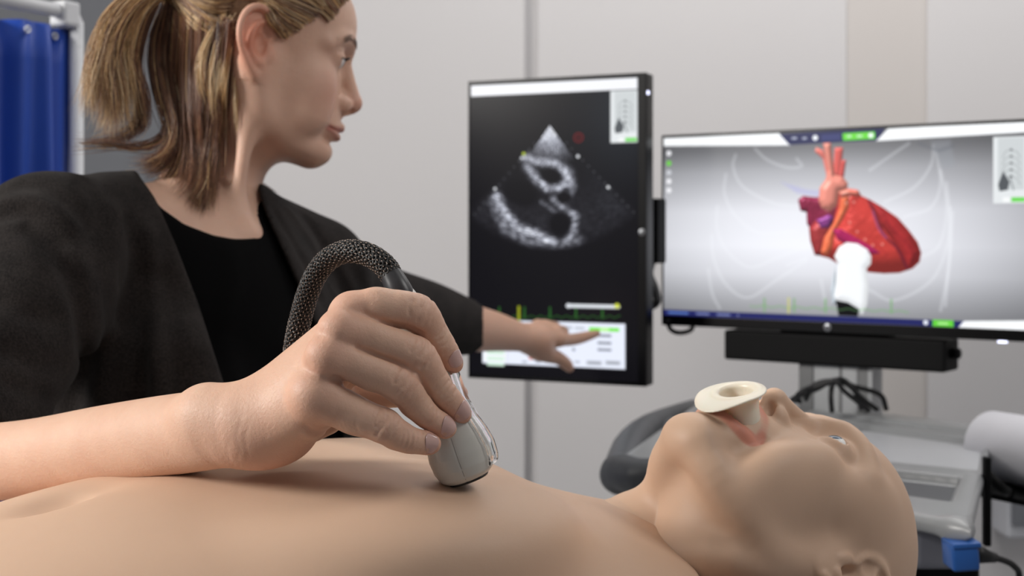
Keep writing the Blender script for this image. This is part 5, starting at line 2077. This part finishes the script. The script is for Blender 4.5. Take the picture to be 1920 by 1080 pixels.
def person_skin(base):
    """Head, neck and upper chest as one surface (in the head frame)."""
    F = Field([-118, -112, -215], [124, 108, 138], 1.35)
    build_head(F, 'woman', (-1, 1), (1.0, 0, 0, 0.42, 69.0))
    for p, k in torso_prims(0)[:4]:
        F.add(in_head(p), max(k, 26))
    tp = [w2h(M3(300, 330, 1.36)), (-16, -56, -30)]
    F.add(limb([w2h(M3(455, 432, 1.345)), w2h(M3(445, 380, 1.352)), (-4, -50, -55), (-16, -58, -14)], [6, 6.5, 8, 9], 12), 24)   # neck muscle
    F.add(limb([w2h(M3(468, 446, 1.345)), w2h(M3(410, 440, 1.335)), w2h(M3(330, 405, 1.31))], [7, 8, 8], 8), 16)                  # collarbone
    V, Q = F.mesh()
    V = smooth_mesh(V, Q, 1, 0.3)
    # face proportions
    w = np.clip((V[:, 0] - 20) / 40, 0, 1)
    w = w * w * (3 - 2 * w)
    z = V[:, 2]
    dz = np.interp(z, [-120, -95, -72, -48, -20, 16, 60, 120], [4, 5.5, 2.0, -4.5, -2.0, 3.0, 1.0, 0])
    V[:, 2] = z + w * dz
    V[:, 0] = V[:, 0] - w * np.interp(z, [-100, -84, -60, -40], [5, 2.5, 0, 0])
    # pigment: flushed cheek and ear, lips, brow
    col = np.tile(base, (len(V), 1))
    red = np.array(rgb(204, 132, 116))

    def blob(c, r, a, target):
        nonlocal col
        q = a * np.exp(-(((V - np.asarray(c)) / np.asarray(r)) ** 2).sum(1))
        col = col + (np.asarray(target) - col) * q[:, None]
    for s in (-1, 1):
        blob((66, s * 44, -22), (22, 22, 22), 0.5, red)
        blob((-14, s * 82, 8), (22, 14, 36), 0.75, np.array(rgb(222, 128, 98)))
        blob((62, s * 50, 20), (16, 12, 14), 0.18, np.array(rgb(170, 112, 98)))
    blob((110, 0, -16), (12, 14, 12), 0.55, red)
    lips = spline([(83, 25, -52.5), (93, 15, -50), (98.5, 5, -47.5), (99, 0, -48), (98.5, -5, -47.5), (93, -15, -50), (83, -25, -52.5)], 30)
    lips2 = spline([(83, 24, -52.5), (91, 15, -55.5), (95.5, 7, -57), (96, 0, -57.2), (95.5, -7, -57), (91, -15, -55.5), (83, -24, -52.5)], 30)
    d = near_dist(V, np.vstack([lips, lips2]))
    q = np.clip((5.6 - d) / 2.0, 0, 1) * 0.75
    col = col + (np.array(rgb(186, 108, 100)) - col) * q[:, None]
    for s in (-1, 1):
        br = spline([(88, s * 10, 39), (86, s * 24, 43.5), (75, s * 42, 43), (66, s * 51, 36)], 24)
        d = near_dist(V, br)
        q = np.clip((6.0 - d) / 3.0, 0, 1) * 0.8
        col = col + (np.array(rgb(112, 82, 64)) - col) * q[:, None]
    nz = fbm(V * 0.035, 3)
    col = col * (1 + np.outer(nz, (0.02, 0.04, 0.05)))
    return F, V, Q, col


def left_arm_skin(base):
    F = Field([-110, 1900, 1020], [150, 2235, 1160], 1.5)
    F.add(limb([M3(800, 596, 1.86), M3(872, 613, 1.95), M3(930, 622, 2.03), M3(985, 634, 2.095), M3(1010, 638, 2.11)], [40, 35, 28.5, 20.5, 20], 16, (0.3, -1, 0.3), 1.15), 0)
    H = LocalField(F, [-110, 1900, 1020], [150, 2235, 1160])
    mc = {'index': (1049, 636, 2.135, 11), 'middle': (1042, 622, 2.14, 11), 'ring': (1026, 613, 2.145, 10.5), 'pinky': (1008, 611, 2.145, 10)}
    for f, (x, y, d, r) in mc.items():
        H.add(cone(M3(992, 634, 2.105), M3(x, y, d), 17, r), 9)
    H.add(limb([M3(995, 642, 2.11), M3(1022, 662, 2.13), M3(1046, 671, 2.145), M3(1061, 682, 2.155), M3(1068, 690, 2.16)], [17, 14, 10.5, 9.5, 7], 14), 9)
    H.add(ell(M3(1012, 656, 2.12), (20, 14, 16)), 9)
    F.v = smin_np(F.v, H.v, 12)
    ix = [M3(1049, 636, 2.135), M3(1070, 637, 2.155), M3(1088, 634, 2.168), M3(1106, 629, 2.176), M3(1119, 625.5, 2.182)]
    F.add(limb(ix, [11, 9.4, 8.8, 7.4, 5.6], 14), 5)
    F.add(limb([M3(1042, 622, 2.14), M3(1056, 622, 2.165), M3(1050, 634, 2.18), M3(1036, 640, 2.175)], [10.5, 9, 8, 7], 12), 4)
    F.add(limb([M3(1026, 613, 2.145), M3(1042, 614, 2.17), M3(1036, 626, 2.185), M3(1022, 632, 2.18)], [10, 8.6, 7.6, 7], 12), 3)
    F.add(limb([M3(1008, 611, 2.145), M3(1024, 609, 2.168), M3(1018, 620, 2.18), M3(1008, 626, 2.175)], [9.5, 8, 7, 6.5], 12), 3)
    V, Q = F.mesh()
    col = np.tile(base, (len(V), 1))
    return V, Q, col


def strands(guides, n, rng, spread0, spread1, radius, colfn, seg=14, freq=2.2, amp=2.0, tipvar=0.25, clump=7):
    """Hair: n tapered strands scattered about a set of guide curves (mm): points, radii, colours."""
    G = np.array([spline(g, seg) for g in guides])
    m = len(G)
    u = np.linspace(0, 1, seg)[None, :, None]
    gi = rng.randint(m, size=n)
    t = rng.rand(n)[:, None, None]
    g = G[gi] * (1 - t) + G[np.minimum(gi + 1, m - 1)] * t
    ctr = rng.randn(m, clump, 3)
    o = ctr[gi, rng.randint(clump, size=n)] * 0.75 + rng.randn(n, 3) * 0.5
    sp = spread0 + (spread1 - spread0) * u ** 1.3
    wav = np.sin(u * freq * 3.14 * (0.6 + 0.6 * rng.rand(n, 1, 1)) + rng.rand(n, 1, 3) * 6.28) * amp * u
    p = g + o[:, None, :] * sp + wav + np.cumsum(rng.randn(n, seg, 3) * 0.14, 1)
    L = 1.0 - tipvar * rng.rand(n) ** 2
    x = np.linspace(0, 1, seg)[None, :] * L[:, None] * (seg - 1)
    k = np.minimum(x.astype(int), seg - 2)
    f = (x - k)[:, :, None]
    q = np.take_along_axis(p, k[:, :, None], 1) * (1 - f) + np.take_along_axis(p, k[:, :, None] + 1, 1) * f
    r = radius * (0.7 + 0.6 * rng.rand(n, 1)) * (1 - 0.8 * np.linspace(0, 1, seg)[None, :] ** 2)
    c = np.array([colfn(rng, 0, [0])[0] for _ in range(n)])
    return q, r, c


def hair_object(name, sets, mat, parent):
    cu = bpy.data.hair_curves.new(name)
    sizes, pos, rad, col = [], [], [], []
    for q, r, c in sets:
        n, seg = r.shape
        sizes += [seg] * n
        pos.append(q.reshape(-1, 3))
        rad.append(r.ravel())
        col.append(np.repeat(c, seg, 0))
    cu.add_curves(sizes)
    pos = np.vstack(pos) * 0.001
    rad = np.concatenate(rad) * 0.001
    col = np.vstack(col)
    cu.attributes['position'].data.foreach_set('vector', pos.astype(np.float32).ravel())
    ra = cu.attributes.get('radius') or cu.attributes.new('radius', 'FLOAT', 'POINT')
    ra.data.foreach_set('value', rad.astype(np.float32))
    ca = cu.attributes.new('Col', 'FLOAT_COLOR', 'POINT')
    ca.data.foreach_set('color', np.hstack([col, np.ones((len(col), 1))]).astype(np.float32).ravel())
    cu.materials.append(mat)
    return link(bpy.data.objects.new(name, cu), parent)


def hair_mat():
    m, nt, b = new_mat('hair_fibre')
    at = nd(nt, 'ShaderNodeAttribute', attribute_name='Col')
    nt.links.new(at.outputs['Color'], b.inputs['Base Color'])
    setin(b, Roughness=0.38, Specular_IOR_Level=0.6, Sheen_Weight=0.1)
    return m


def fabric_mat(name, c0, c1, scale, bscale, bstr, rough=0.95, sheen=0.25):
    m, nt, b = new_mat(name)
    n1 = noise(nt, scale, 5.0, 0.7)
    n2 = noise(nt, scale * 0.06, 3.0, 0.5)
    f = nd(nt, 'ShaderNodeMath', operation='MULTIPLY_ADD')
    nt.links.new(n1.outputs['Fac'], f.inputs[0])
    f.inputs[1].default_value = 0.7
    nt.links.new(ramp(nt, n2.outputs['Fac'], 0.3, 0.7, 0.08, 0.2), f.inputs[2])
    nt.links.new(mixc(nt, ramp(nt, f.outputs[0], 0.3, 0.75), c0, c1), b.inputs['Base Color'])
    setin(b, Roughness=rough, Specular_IOR_Level=0.08, Sheen_Weight=sheen, Sheen_Roughness=0.5)
    tc = nd(nt, 'ShaderNodeTexCoord')
    w1 = nd(nt, 'ShaderNodeTexNoise')
    mp = nd(nt, 'ShaderNodeMapping')
    mp.inputs['Scale'].default_value = (bscale, bscale, bscale * 0.45)
    nt.links.new(tc.outputs['Object'], mp.inputs['Vector'])
    nt.links.new(mp.outputs['Vector'], w1.inputs['Vector'])
    w1.inputs['Scale'].default_value = 1.0
    w1.inputs['Detail'].default_value = 3.0
    bump(nt, b, w1.outputs['Fac'], bstr, 0.0012)
    return m


def norm_rows(a):
    return a / np.maximum(np.linalg.norm(a, axis=1, keepdims=True), 1e-9)


def build_person():
    base = np.array(rgb(222, 182, 160))
    mat = skin_mat('examiner_skin', 0.2, 0.44, pore=0.45)
    F, V, Q, col, joints, TH = right_arm()
    HF, V2, Q2, col2 = person_skin(base)
    V2w = h2w(V2)
    V3, Q3, col3 = left_arm_skin(np.array(rgb(212, 170, 148)))
    n1, n2 = len(V), len(V) + len(V2)
    quads = np.vstack([Q[0], Q[1], Q2 + n1, Q3 + n2])
    VV, CC = np.vstack([V, V2w, V3]), np.vstack([col, col2, col3])
    # upper arms inside the sleeves join forearms and shoulders into one surface
    for ends, via, lo_i, hi_i in (((ARM_R[3] + [10, -20, 0], S_R), ARM_R, 0, n1), ((np.array(M3(880, 613, 1.93)), S_L), ARM_L, n2, len(VV))):
        cen = VV[quads].mean(1)
        isl = (quads[:, 0] >= lo_i) & (quads[:, 0] < hi_i)
        trunk = (quads[:, 0] >= n1) & (quads[:, 0] < n2)
        a = int(np.argmin(((cen - ends[0]) ** 2).sum(1) + 1e9 * ~isl))
        b = int(np.argmin(((cen - ends[1]) ** 2).sum(1) + 1e9 * ~trunk))
        qa, qb = quads[a][::-1], quads[b]
        path = [VV[qa].mean(0)] + ([via[2], via[1], via[0]] if via is ARM_R else [via[2], via[1], via[0]]) + [VV[qb].mean(0)]
        loops, new = [qa], []
        k = len(VV)
        qb = min((np.roll(qb, r) for r in range(4)), key=lambda q: ((VV[q] - VV[qb].mean(0) - VV[qa] + VV[qa].mean(0)) ** 2).sum())
        for t, p in enumerate(path[1:-1]):
            rad = 30.0
            new.append(p + norm_rows(VV[qa] - VV[qa].mean(0)) * rad)
            loops.append(np.arange(k, k + 4))
            k += 4
        loops.append(qb)
        VV = np.vstack([VV] + new)
        CC = np.vstack([CC, np.tile(base, (len(VV) - len(CC), 1))])
        strip = [(l0[i], l0[(i + 1) % 4], l1[(i + 1) % 4], l1[i]) for l0, l1 in zip(loops[:-1], loops[1:]) for i in range(4)]
        keep = np.ones(len(quads), bool)
        keep[[a, b]] = False
        quads = np.vstack([quads[keep], np.array(strip)])
    body = mesh_obj('person', VV, (quads, Q[2]), mat, None, True, CC, True)
    tag(body, 'fair-haired person in dark cardigan holding the ultrasound probe and touching the upright screen', 'person')
    mat_nail = plain('fingernail', rgb(222, 172, 160), 0.16, 0, 0.05, 200.0, Subsurface_Weight=0.2, Coat_Weight=0.6, Coat_Roughness=0.08)
    NAILS = [('index', (853, 672), (0.35, -0.88, 0.30), 10.5, 5.6), ('middle', (869, 769), (0.45, -0.78, 0.45), 11.0, 6.2),
             ('ring', (841, 797), (0.25, -0.80, 0.55), 11.0, 6.0), ('pinky', (808, 829), (0.10, -0.80, 0.55), 9.5, 5.4)]
    jd = {j[0]: j[1] for j in joints}
    for nm, (nx, ny), nn, nl, nw in NAILS:
        make_nail(F, 'fingernail', M3(nx, ny, RH[nm][5][2] - .004), jd[nm][6] - jd[nm][4], nn, nl, nw, mat_nail, body)
    # eyes
    white = plain('sclera', rgb(226, 218, 214), 0.1, 0, 0.03)
    iris = plain('iris', rgb(96, 112, 118), 0.08, 0, 0.25, 500.0)
    pup = plain('pupil', rgb(10, 10, 12), 0.06)

    def tr(v):
        v = np.array(v)
        v[:, 2] += 2.8
        return h2w(v)
    for s in (-1, 1):
        eyeball('eye', np.array([70.5, s * 33, 16.0]), 12.8, tr, WR, white, iris, pup, body, (1, 0.05, -0.1))
    lash_m = plain('eyelash', rgb(30, 22, 20), 0.5)
    for s in (-1, 1):
        lv = MB()
        for k in range(22):
            t = k / 21.0
            a = np.array([81.5 - 7 * abs(t - .45) * 1.3, s * (23 + 22 * t), 22.2 - 3.0 * (2 * t - 1) ** 2 + 1.0])
            tip = a + np.array([8.0, s * (3.0 * t), 1.0])
            mid = (a + tip) / 2 + np.array([0, 0, -1.6])
            lv.tube([p * 1.0 for p in h2w(np.array([a, mid, tip])) * 0.001], [0.00032, 0.00026, 0.0001], 4)
        lv.build('eyelashes', lash_m, body, True)
    # -------- clothes
    blk = fabric_mat('black_jersey', rgb(3, 3, 4), rgb(7, 7, 8), 220.0, 1500.0, 0.15, 0.9, 0.0)
    kn = fabric_mat('charcoal_knit', rgb(17, 16, 17), rgb(62, 57, 55), 520.0, 900.0, 0.6, 0.95, 0.03)
    T = Field([-500, 1180, 640], [-100, 1600, 1330], 4.0)
    for i, (p, k) in enumerate(torso_prims(4)):
        if i != 1:
            T.add(p, k)
    neck = [(200, 150), (262, 330), (300, 388), (345, 420), (400, 441), (440, 448), (469, 446), (474, 400), (482, 340), (600, 150)]
    T.cut(opening(neck, 900, 1460, [-700, 900, 1200], [100, 1800, 1500]), 3)
    for pts, wd, dp in (([(470, 470, 1.30), (500, 600, 1.27), (510, 760, 1.25)], 9, 2.0), ([(440, 480, 1.30), (430, 620, 1.26), (440, 760, 1.25)], 12, -2.0)):
        T.groove([M3(*p) for p in pts], wd, dp)
    Vt, Qt = T.mesh()
    mesh_obj('top', smooth_mesh(Vt, Qt, 1), Qt, blk, body, True, None, True)['label'] = 'black round-necked top'
    C = Field([-580, 970, 640], [-40, 2000, 1340], 3.4)
    for i, (p, k) in enumerate(torso_prims(13)):
        if i != 1:
            C.add(p, k)
    S = LocalField(C, [-580, 970, 640], [-40, 2000, 1340])
    S.add(limb(ARM_R, [70, 63, 55, 50], 16, None, 1.0, 30), 0)
    S.add(limb(ARM_L, [60, 50, 46, 41], 16, None, 1.0, 30), 0)
    S.flush(12)
    del S
    # drape: hanging fronts that stand off the waist
    C.add(limb([at_mid(95, -110, 1130), at_mid(120, -105, 960), at_mid(115, -100, 760)], [40, 42, 46], 10, None, 1.0, 46), 40)
    C.add(limb([at_mid(70, 125, 1130), at_mid(95, 120, 960), at_mid(95, 118, 760)], [36, 38, 44], 10, None, 1.0, 46), 40)
    op = [(225, 150), (250, 300), (290, 368), (330, 460), (372, 570), (420, 720), (448, 830), (470, 960), (660, 960), (640, 800), (606, 650), (570, 560), (530, 470), (498, 400), (478, 340), (470, 150)]
    C.cut(opening(op, 900, 1415, [-700, 950, 600], [100, 1430, 1500]), 4)
    C.cut(opening([(220, 100), (262, 330), (320, 400), (470, 420), (486, 330), (600, 100)], 900, 1490, [-700, 950, 1200], [100, 1500, 1500]), 5)
    # cuff ends
    C.cut(cone(M3(866, 612, 1.95) + norm(ARM_L[3] - ARM_L[2]) * 8, M3(960, 628, 2.1), 37, 37), 2)
    C.cut(cone(M3(-112, 874, 1.033), M3(40, 862, .98), 36, 34), 2)
    # folds
    camw = np.array([0, 0, CAMZ * 1000])

    def on(x, y):
        p = M3(x, y, 0.98)
        return cast(C, p, norm(p - camw), 700)
    folds = [([(245, 420), (258, 520), (262, 640), (258, 780)], 11, 5.0), ([(300, 520), (322, 640), (335, 780)], 12, 4.0),
             ([(215, 400), (205, 520), (200, 650), (195, 790)], 12, -3.0), ([(280, 440), (292, 560), (300, 700), (302, 790)], 10, -3.0),
             ([(60, 425), (112, 478), (142, 545), (155, 640), (148, 720), (132, 790)], 9, 5.0),
             ([(90, 420), (150, 500), (182, 600), (180, 720)], 12, -2.5),
             ([(0, 404), (40, 398), (80, 412), (118, 450)], 8, 4.0), ([(0, 384), (50, 376), (100, 390), (140, 425)], 8, -2.5),
             ([(40, 345), (90, 350), (140, 385), (170, 430)], 9, 2.5), ([(130, 310), (165, 350), (190, 420)], 9, 2.2),
             ([(0, 560), (50, 590), (110, 600)], 9, 2.0), ([(10, 660), (70, 690), (120, 690)], 10, 2.2), ([(20, 720), (80, 745), (125, 760)], 9, 2.0),
             ([(520, 400), (560, 470), (600, 560)], 7, 2.5), ([(545, 400), (590, 470), (630, 560)], 7, -2.0), ([(570, 405), (615, 480), (655, 560)], 7, 2.2),
             ([(660, 500), (680, 540), (690, 600)], 9, 3.0), ([(790, 535), (806, 570), (808, 620)], 7, 2.5), ([(830, 550), (842, 590), (842, 640)], 6, 2.0),
             ([(760, 530), (775, 565), (778, 620)], 7, -2.0)]
    for pl, wd, dp in folds:
        C.groove([on(x, y) for x, y in pl], wd, dp * 1.6)
    Vc, Qc = C.mesh()
    Vc = smooth_mesh(Vc, Qc, 1)
    o = mesh_obj('cardigan', Vc, Qc, kn, body, True, None, True)
    o['label'] = 'charcoal knitted cardigan with open front'
    # trousers and shoes (behind the bed)
    Tr = Field([-520, 1180, 40], [-100, 1590, 760], 6.0)
    R = np.array([PF, PL, [0, 0, 1.0]])
    Tr.add(ell(at_mid(-10, 0, 690), (112, 164, 120), R), 0)
    for s in (-1, 1):
        Tr.add(limb([at_mid(-5, s * 78, 690), at_mid(0, s * 88, 400), at_mid(-8, s * 92, 120), at_mid(-8, s * 92, 75)], [86, 62, 48, 46], 12, None, 1.0, 46), 40)
    Vr, Qr = Tr.mesh()
    mesh_obj('trousers', Vr, Qr, blk, body, True, None, True)
    shoe_m = plain('black_leather', rgb(20, 20, 21), 0.4)
    for s in (-1, 1):
        Sh = Field([-150, -70, 0], [190, 70, 130], 5.0)
        Sh.add(limb([(-45, 0, 55), (10, 0, 52), (90, 0, 34), (140, 0, 28)], [44, 42, 38, 26], 10, (0, 0, 1), 1.25), 0)
        Sh.v = np.maximum(Sh.v, (2.0 - Sh.ax[2][None, None, :]).astype(np.float32))
        Vs, Qs = Sh.mesh()
        mesh_obj('shoe', at_mid(0, s * 92, 0) + Vs @ R, Qs, shoe_m, body, True, None, True)
    return body, HF


def build_hair(body, HF):
    rng = np.random.RandomState(11)
    camw = np.array([0, 0, CAMZ * 1000])
    camh = w2h(camw)

    def hit(px, py, off):
        """Point off mm outside the head on the line of sight through a pixel."""
        p = w2h(M3(px, py, 1.20))
        d = norm(p - camh)
        q = cast(HF, p, d, 320)
        if field_sample(HF, q) > 3.0:
            return None
        return h2w((q - d * off)[None])[0]

    def g(pts):
        out = []
        for p in pts:
            if len(p) == 3 and 1.3 <= p[2] <= 1.49:
                out.append(M3(*p))
            else:
                h = hit(p[0], p[1], p[2] if len(p) > 2 else 0.3)
                out.append(h if h is not None else M3(p[0], p[1], 1.395))
        return np.array(out)
    hm = hair_mat()
    c_dark = np.array(rgb(88, 60, 45))
    c_mid = np.array(rgb(142, 98, 72))
    c_blond = np.array(rgb(216, 176, 122))
    c_light = np.array(rgb(240, 214, 172))

    def mixer(w):
        ws = np.array(w, float)
        ws /= ws.sum()
        tones = [c_dark, c_mid, c_blond, c_light]

        def f(r, s, t):
            c = tones[r.choice(4, p=ws)] * (0.85 + 0.3 * r.rand())
            return np.tile(c, (len(t), 1))
        return f
    sets = []
    put = sets.append
    TIE = (318, -32, 1.372)
    # swept back from forehead and temple to the tie, over the ear
    put(strands([g([(606, -14, 3), (560, -34, 6), (480, -46, 8), (400, -48, 9), TIE]), g([(596, 10, 1.2), (545, -12, 4), (480, -24, 1.352), (400, -26, 8), TIE]),
                 g([(584, 30, 1), (540, 10, 3), (490, -8, 1.354), (440, -8, 1.356), (390, -8, 9), TIE]), g([(562, 48, 0.8), (530, 28, 3), (496, 2, 1.356), (452, 2, 1.360), (390, 4, 9), TIE]),
                 g([(530, 62, 0.6), (516, 44, 2), (496, 14, 1.360), (450, 14, 1.364), (390, 14, 9), TIE])], 2600, rng, 2.8, 2.2, 0.27, mixer([2.8, 3, 2.6, 2.0]), 14, 1.2, 1.0, 0.02, 14))
    put(strands([h2w(np.array(q)) for q in ([(72, -34, 104), (56, -36, 124), (10, -34, 136), (-50, -22, 120), (-92, 0, 80)], [(78, -12, 110), (60, -12, 132), (10, -12, 142), (-54, -8, 124), (-94, 0, 80)],
                 [(78, 12, 110), (60, 12, 132), (10, 12, 142), (-54, 8, 124), (-94, 0, 80)], [(72, 34, 104), (56, 36, 124), (10, 34, 136), (-50, 22, 120), (-92, 0, 80)], [(68, 56, 70), (40, 66, 96), (-10, 66, 100), (-60, 40, 90), (-94, 4, 80)], [(52, 62, 50), (20, 76, 66), (-30, 72, 70), (-70, 40, 76), (-94, 6, 80)])],
                1500, rng, 2.5, 2.2, 0.32, mixer([2.8, 3, 2.6, 1.6]), 14, 1.2, 1.2, 0.02, 14))
    put(strands([h2w(np.array(q)) for q in ([(76, -36, 98), (54, -42, 120), (4, -40, 134), (-54, -26, 116), (-94, -2, 80)], [(68, -50, 84), (42, -58, 108), (-10, -58, 118), (-62, -34, 102), (-94, -3, 80)],
                 [(60, -58, 68), (30, -70, 88), (-20, -70, 96), (-68, -40, 90), (-94, -5, 80)], [(54, -62, 56), (20, -75, 70), (-30, -72, 80), (-74, -40, 82), (-94, -6, 80)])],
                1300, rng, 2.6, 2.2, 0.32, mixer([2.6, 3, 2.8, 1.8]), 14, 1.2, 1.2, 0.02, 14))
    # crown up to the tie from the nape line
    put(strands([g([(440, 52, 4), (395, 30, 8), (350, 0, 9), TIE]), g([(416, 70, 4), (380, 44, 8), (345, 8, 9), TIE]), g([(390, 80, 4), (360, 46, 8), (335, 10, 9), TIE]),
                 g([(360, 86, 4), (340, 50, 7), (325, 8, 8), TIE]), g([(330, 80, 5), (318, 50, 7), (312, 8, 8), TIE])], 1500, rng, 2.0, 2.2, 0.30, mixer([2.2, 2.8, 3.4, 2.6]), 12, 1.2, 1.2, 0.02, 14))
    # pony tail
    put(strands([np.array([M3(*p) for p in q]) for q in (
        [TIE, (262, -22, 1.365), (215, 30, 1.36), (196, 95, 1.36), (200, 150, 1.36), (206, 215, 1.36)],
        [TIE, (255, -10, 1.36), (205, 45, 1.355), (182, 110, 1.35), (172, 155, 1.35), (162, 200, 1.35)],
        [TIE, (270, -5, 1.365), (236, 40, 1.36), (218, 100, 1.36), (232, 160, 1.36), (252, 240, 1.365)],
        [TIE, (280, 0, 1.37), (248, 40, 1.37), (228, 110, 1.37), (222, 170, 1.37), (196, 248, 1.37)])],
        2600, rng, 4.0, 8.0, 0.28, mixer([1.8, 2.8, 3.6, 2.4]), 18, 2.4, 3.6, 0.5, 16))
    put(strands([np.array([M3(*p) for p in q]) for q in (
        [TIE, (285, 2, 1.37), (256, 60, 1.37), (242, 120, 1.37), (262, 180, 1.37), (238, 252, 1.37), (150, 268, 1.37)],
        [TIE, (285, 6, 1.372), (262, 70, 1.372), (252, 130, 1.372), (266, 190, 1.372), (262, 240, 1.372), (190, 272, 1.372)])],
        260, rng, 3.0, 4.0, 0.36, mixer([4, 3, 0.8, 0.2]), 18, 2.2, 3.0, 0.3, 6))
    # loose nape hair, hanging to the shoulder
    put(strands([g([(308, 6, 5), (282, 80, 1.39), (290, 160, 1.385), (312, 220, 1.38), (330, 262, 1.372), (292, 318, 1.365)]),
                 g([(320, 14, 5), (310, 110, 8), (322, 190, 1.375), (330, 250, 1.37), (300, 300, 1.362), (250, 300, 1.36)]),
                 g([(340, 22, 5), (335, 120, 8), (338, 200, 8), (345, 265, 7), (322, 320, 6), (288, 352, 1.345)]),
                 g([(360, 30, 5), (358, 130, 9), (360, 210, 10), (368, 280, 9), (362, 340, 8), (340, 372, 6)]),
                 g([(385, 36, 5), (382, 130, 9), (384, 220, 10), (390, 300, 9), (386, 360, 8), (378, 398, 6)]),
                 g([(408, 40, 5), (404, 130, 10), (398, 220, 10), (394, 300, 9), (388, 350, 8), (382, 388, 6)]),
                 g([(430, 46, 5), (420, 130, 9), (408, 210, 9), (400, 280, 8), (394, 330, 7)])], 3800, rng, 2.8, 5.5, 0.29, mixer([4.2, 4.4, 0.6, 0.12]), 18, 2.0, 3.2, 0.5, 14))
    # stray ends flicking left over the shoulder
    put(strands([g([(300, 120, 1.38), (310, 220, 1.375), (290, 262, 1.37), (230, 276, 1.365), (140, 290, 1.36)]), g([(300, 150, 1.38), (318, 240, 1.37), (270, 275, 1.365), (200, 268, 1.36), (136, 266, 1.36)])],
                60, rng, 2.0, 2.5, 0.34, mixer([5, 2, 0.2, 0]), 16, 1.5, 2.0, 0.3, 4))
    # blonde locks behind the ear
    put(strands([g([(448, 14, 1.358), (428, 42, 1.352), (408, 85, 1.348), (396, 140, 1.346), (400, 190, 1.346), (412, 262, 9)]),
                 g([(446, 34, 1.358), (434, 66, 1.352), (424, 110, 1.348), (416, 170, 1.346), (414, 215, 9), (412, 268, 8)])], 210, rng, 1.8, 2.6, 0.32, mixer([0.3, 0.9, 2.6, 6]), 16, 1.6, 2.2, 0.5, 6))
    put(strands([g([(452, 80, 1.362), (444, 130, 1.358), (442, 180, 7), (446, 248, 5)])], 40, rng, 1.5, 2.0, 0.3, mixer([1, 1.6, 3.2, 2.6]), 14, 1.6, 1.8, 0.5, 5))
    put(strands([g([(440, 12, 1.358), (414, 36, 1.350), (392, 72, 1.346), (378, 110, 1.344), (376, 150, 1.344), (392, 215, 9)])], 50, rng, 1.5, 2.4, 0.32, mixer([0.3, 0.9, 2.6, 6]), 16, 1.6, 1.8, 0.5, 5))
    # far side lock on the shoulder
    put(strands([np.array([M3(*p) for p in q]) for q in ([(470, 300, 1.47), (482, 340, 1.465), (500, 358, 1.46), (522, 374, 1.455)], [(470, 310, 1.47), (480, 350, 1.465), (492, 366, 1.46), (505, 378, 1.455)])],
                160, rng, 2.5, 3.5, 0.36, mixer([5, 3, 0.2, 0]), 10, 1.2, 1.5, 0.3, 5))
    h = hair_object('hair', sets, hm, body)
    h['label'] = 'blonde and brown hair tied in a loose half ponytail'
    # scalp under the strands
    S = Field([-125, -90, -10], [95, 90, 142], 2.2)
    S.add(ell((-9, 0, 46), (94.5, 75.5, 85.5)), 0)
    S.cut(ell((104, 0, 0), (98, 140, 100)), 4)
    S.cut(ell((14, -95, -8), (46, 46, 54)), 4)
    S.cut(ell((14, 95, -8), (46, 46, 54)), 4)
    S.cut(ell((-60, 0, -38), (90, 90, 50)), 6)
    Vs, Qs = S.mesh()
    mesh_obj('scalp_hair', h2w(smooth_mesh(Vs, Qs, 1)), Qs, fabric_mat('hair_base', rgb(70, 50, 38), rgb(120, 92, 68), 260.0, 900.0, 0.4, 0.6, 0.1), body, True, None, True)
    brows = []
    for sg in (-1, 1):
        br = spline([(0, sg * 9, 40.5), (0, sg * 24, 44.5), (0, sg * 42, 44.0), (0, sg * 52, 37)], 60)
        pts = []
        for k in range(150):
            b0 = br[rng.randint(4, 52)] + np.array([0, rng.randn() * 0.6, rng.randn() * 1.7])
            sf = cast(HF, np.array([125.0, b0[1], b0[2]]), np.array([-1.0, 0, 0]), 90)
            dr = norm(np.array([-0.25, sg * 1.0, 0.35 - 0.7 * (abs(b0[1]) / 52)]))
            pts.append([sf + np.array([0.2, 0, 0]), sf + dr * 3.0 + np.array([0.9, 0, 0]), sf + dr * 6.0 + np.array([0.3 - 2.2 * (abs(b0[1]) / 50), 0, 0])])
        q = h2w(np.array(pts).reshape(-1, 3)).reshape(-1, 3, 3)
        brows.append((q, np.tile([0.16, 0.14, 0.05], (len(q), 1)), np.tile(np.array(rgb(104, 74, 56)), (len(q), 1))))
    hair_object('eyebrows', brows, hm, body)
    band = MB()
    tie = M3(*TIE) * 0.001
    ax = norm(M3(262, -22, 1.365) - M3(360, -34, 1.375))
    R = frame(ax, (0, 0, 1))
    ring = [tie + 0.013 * (math.cos(a) * R[1] + math.sin(a) * R[2]) for a in np.linspace(0, 2 * math.pi, 25)[:-1]]
    band.tube(ring, 0.0035, 8, closed=True).build('hair_tie', plain('hair_tie_black', rgb(20, 18, 20), 0.8), body, True)
# ------------------------------------------------------------------ assemble
build_bed()
build_privacy_screen()
build_monitors()
build_cart()
build_column()
build_cart_things()
build_manikin()
build_mouthpiece()
build_probe()
body, HF = build_person()
build_hair(body, HF)
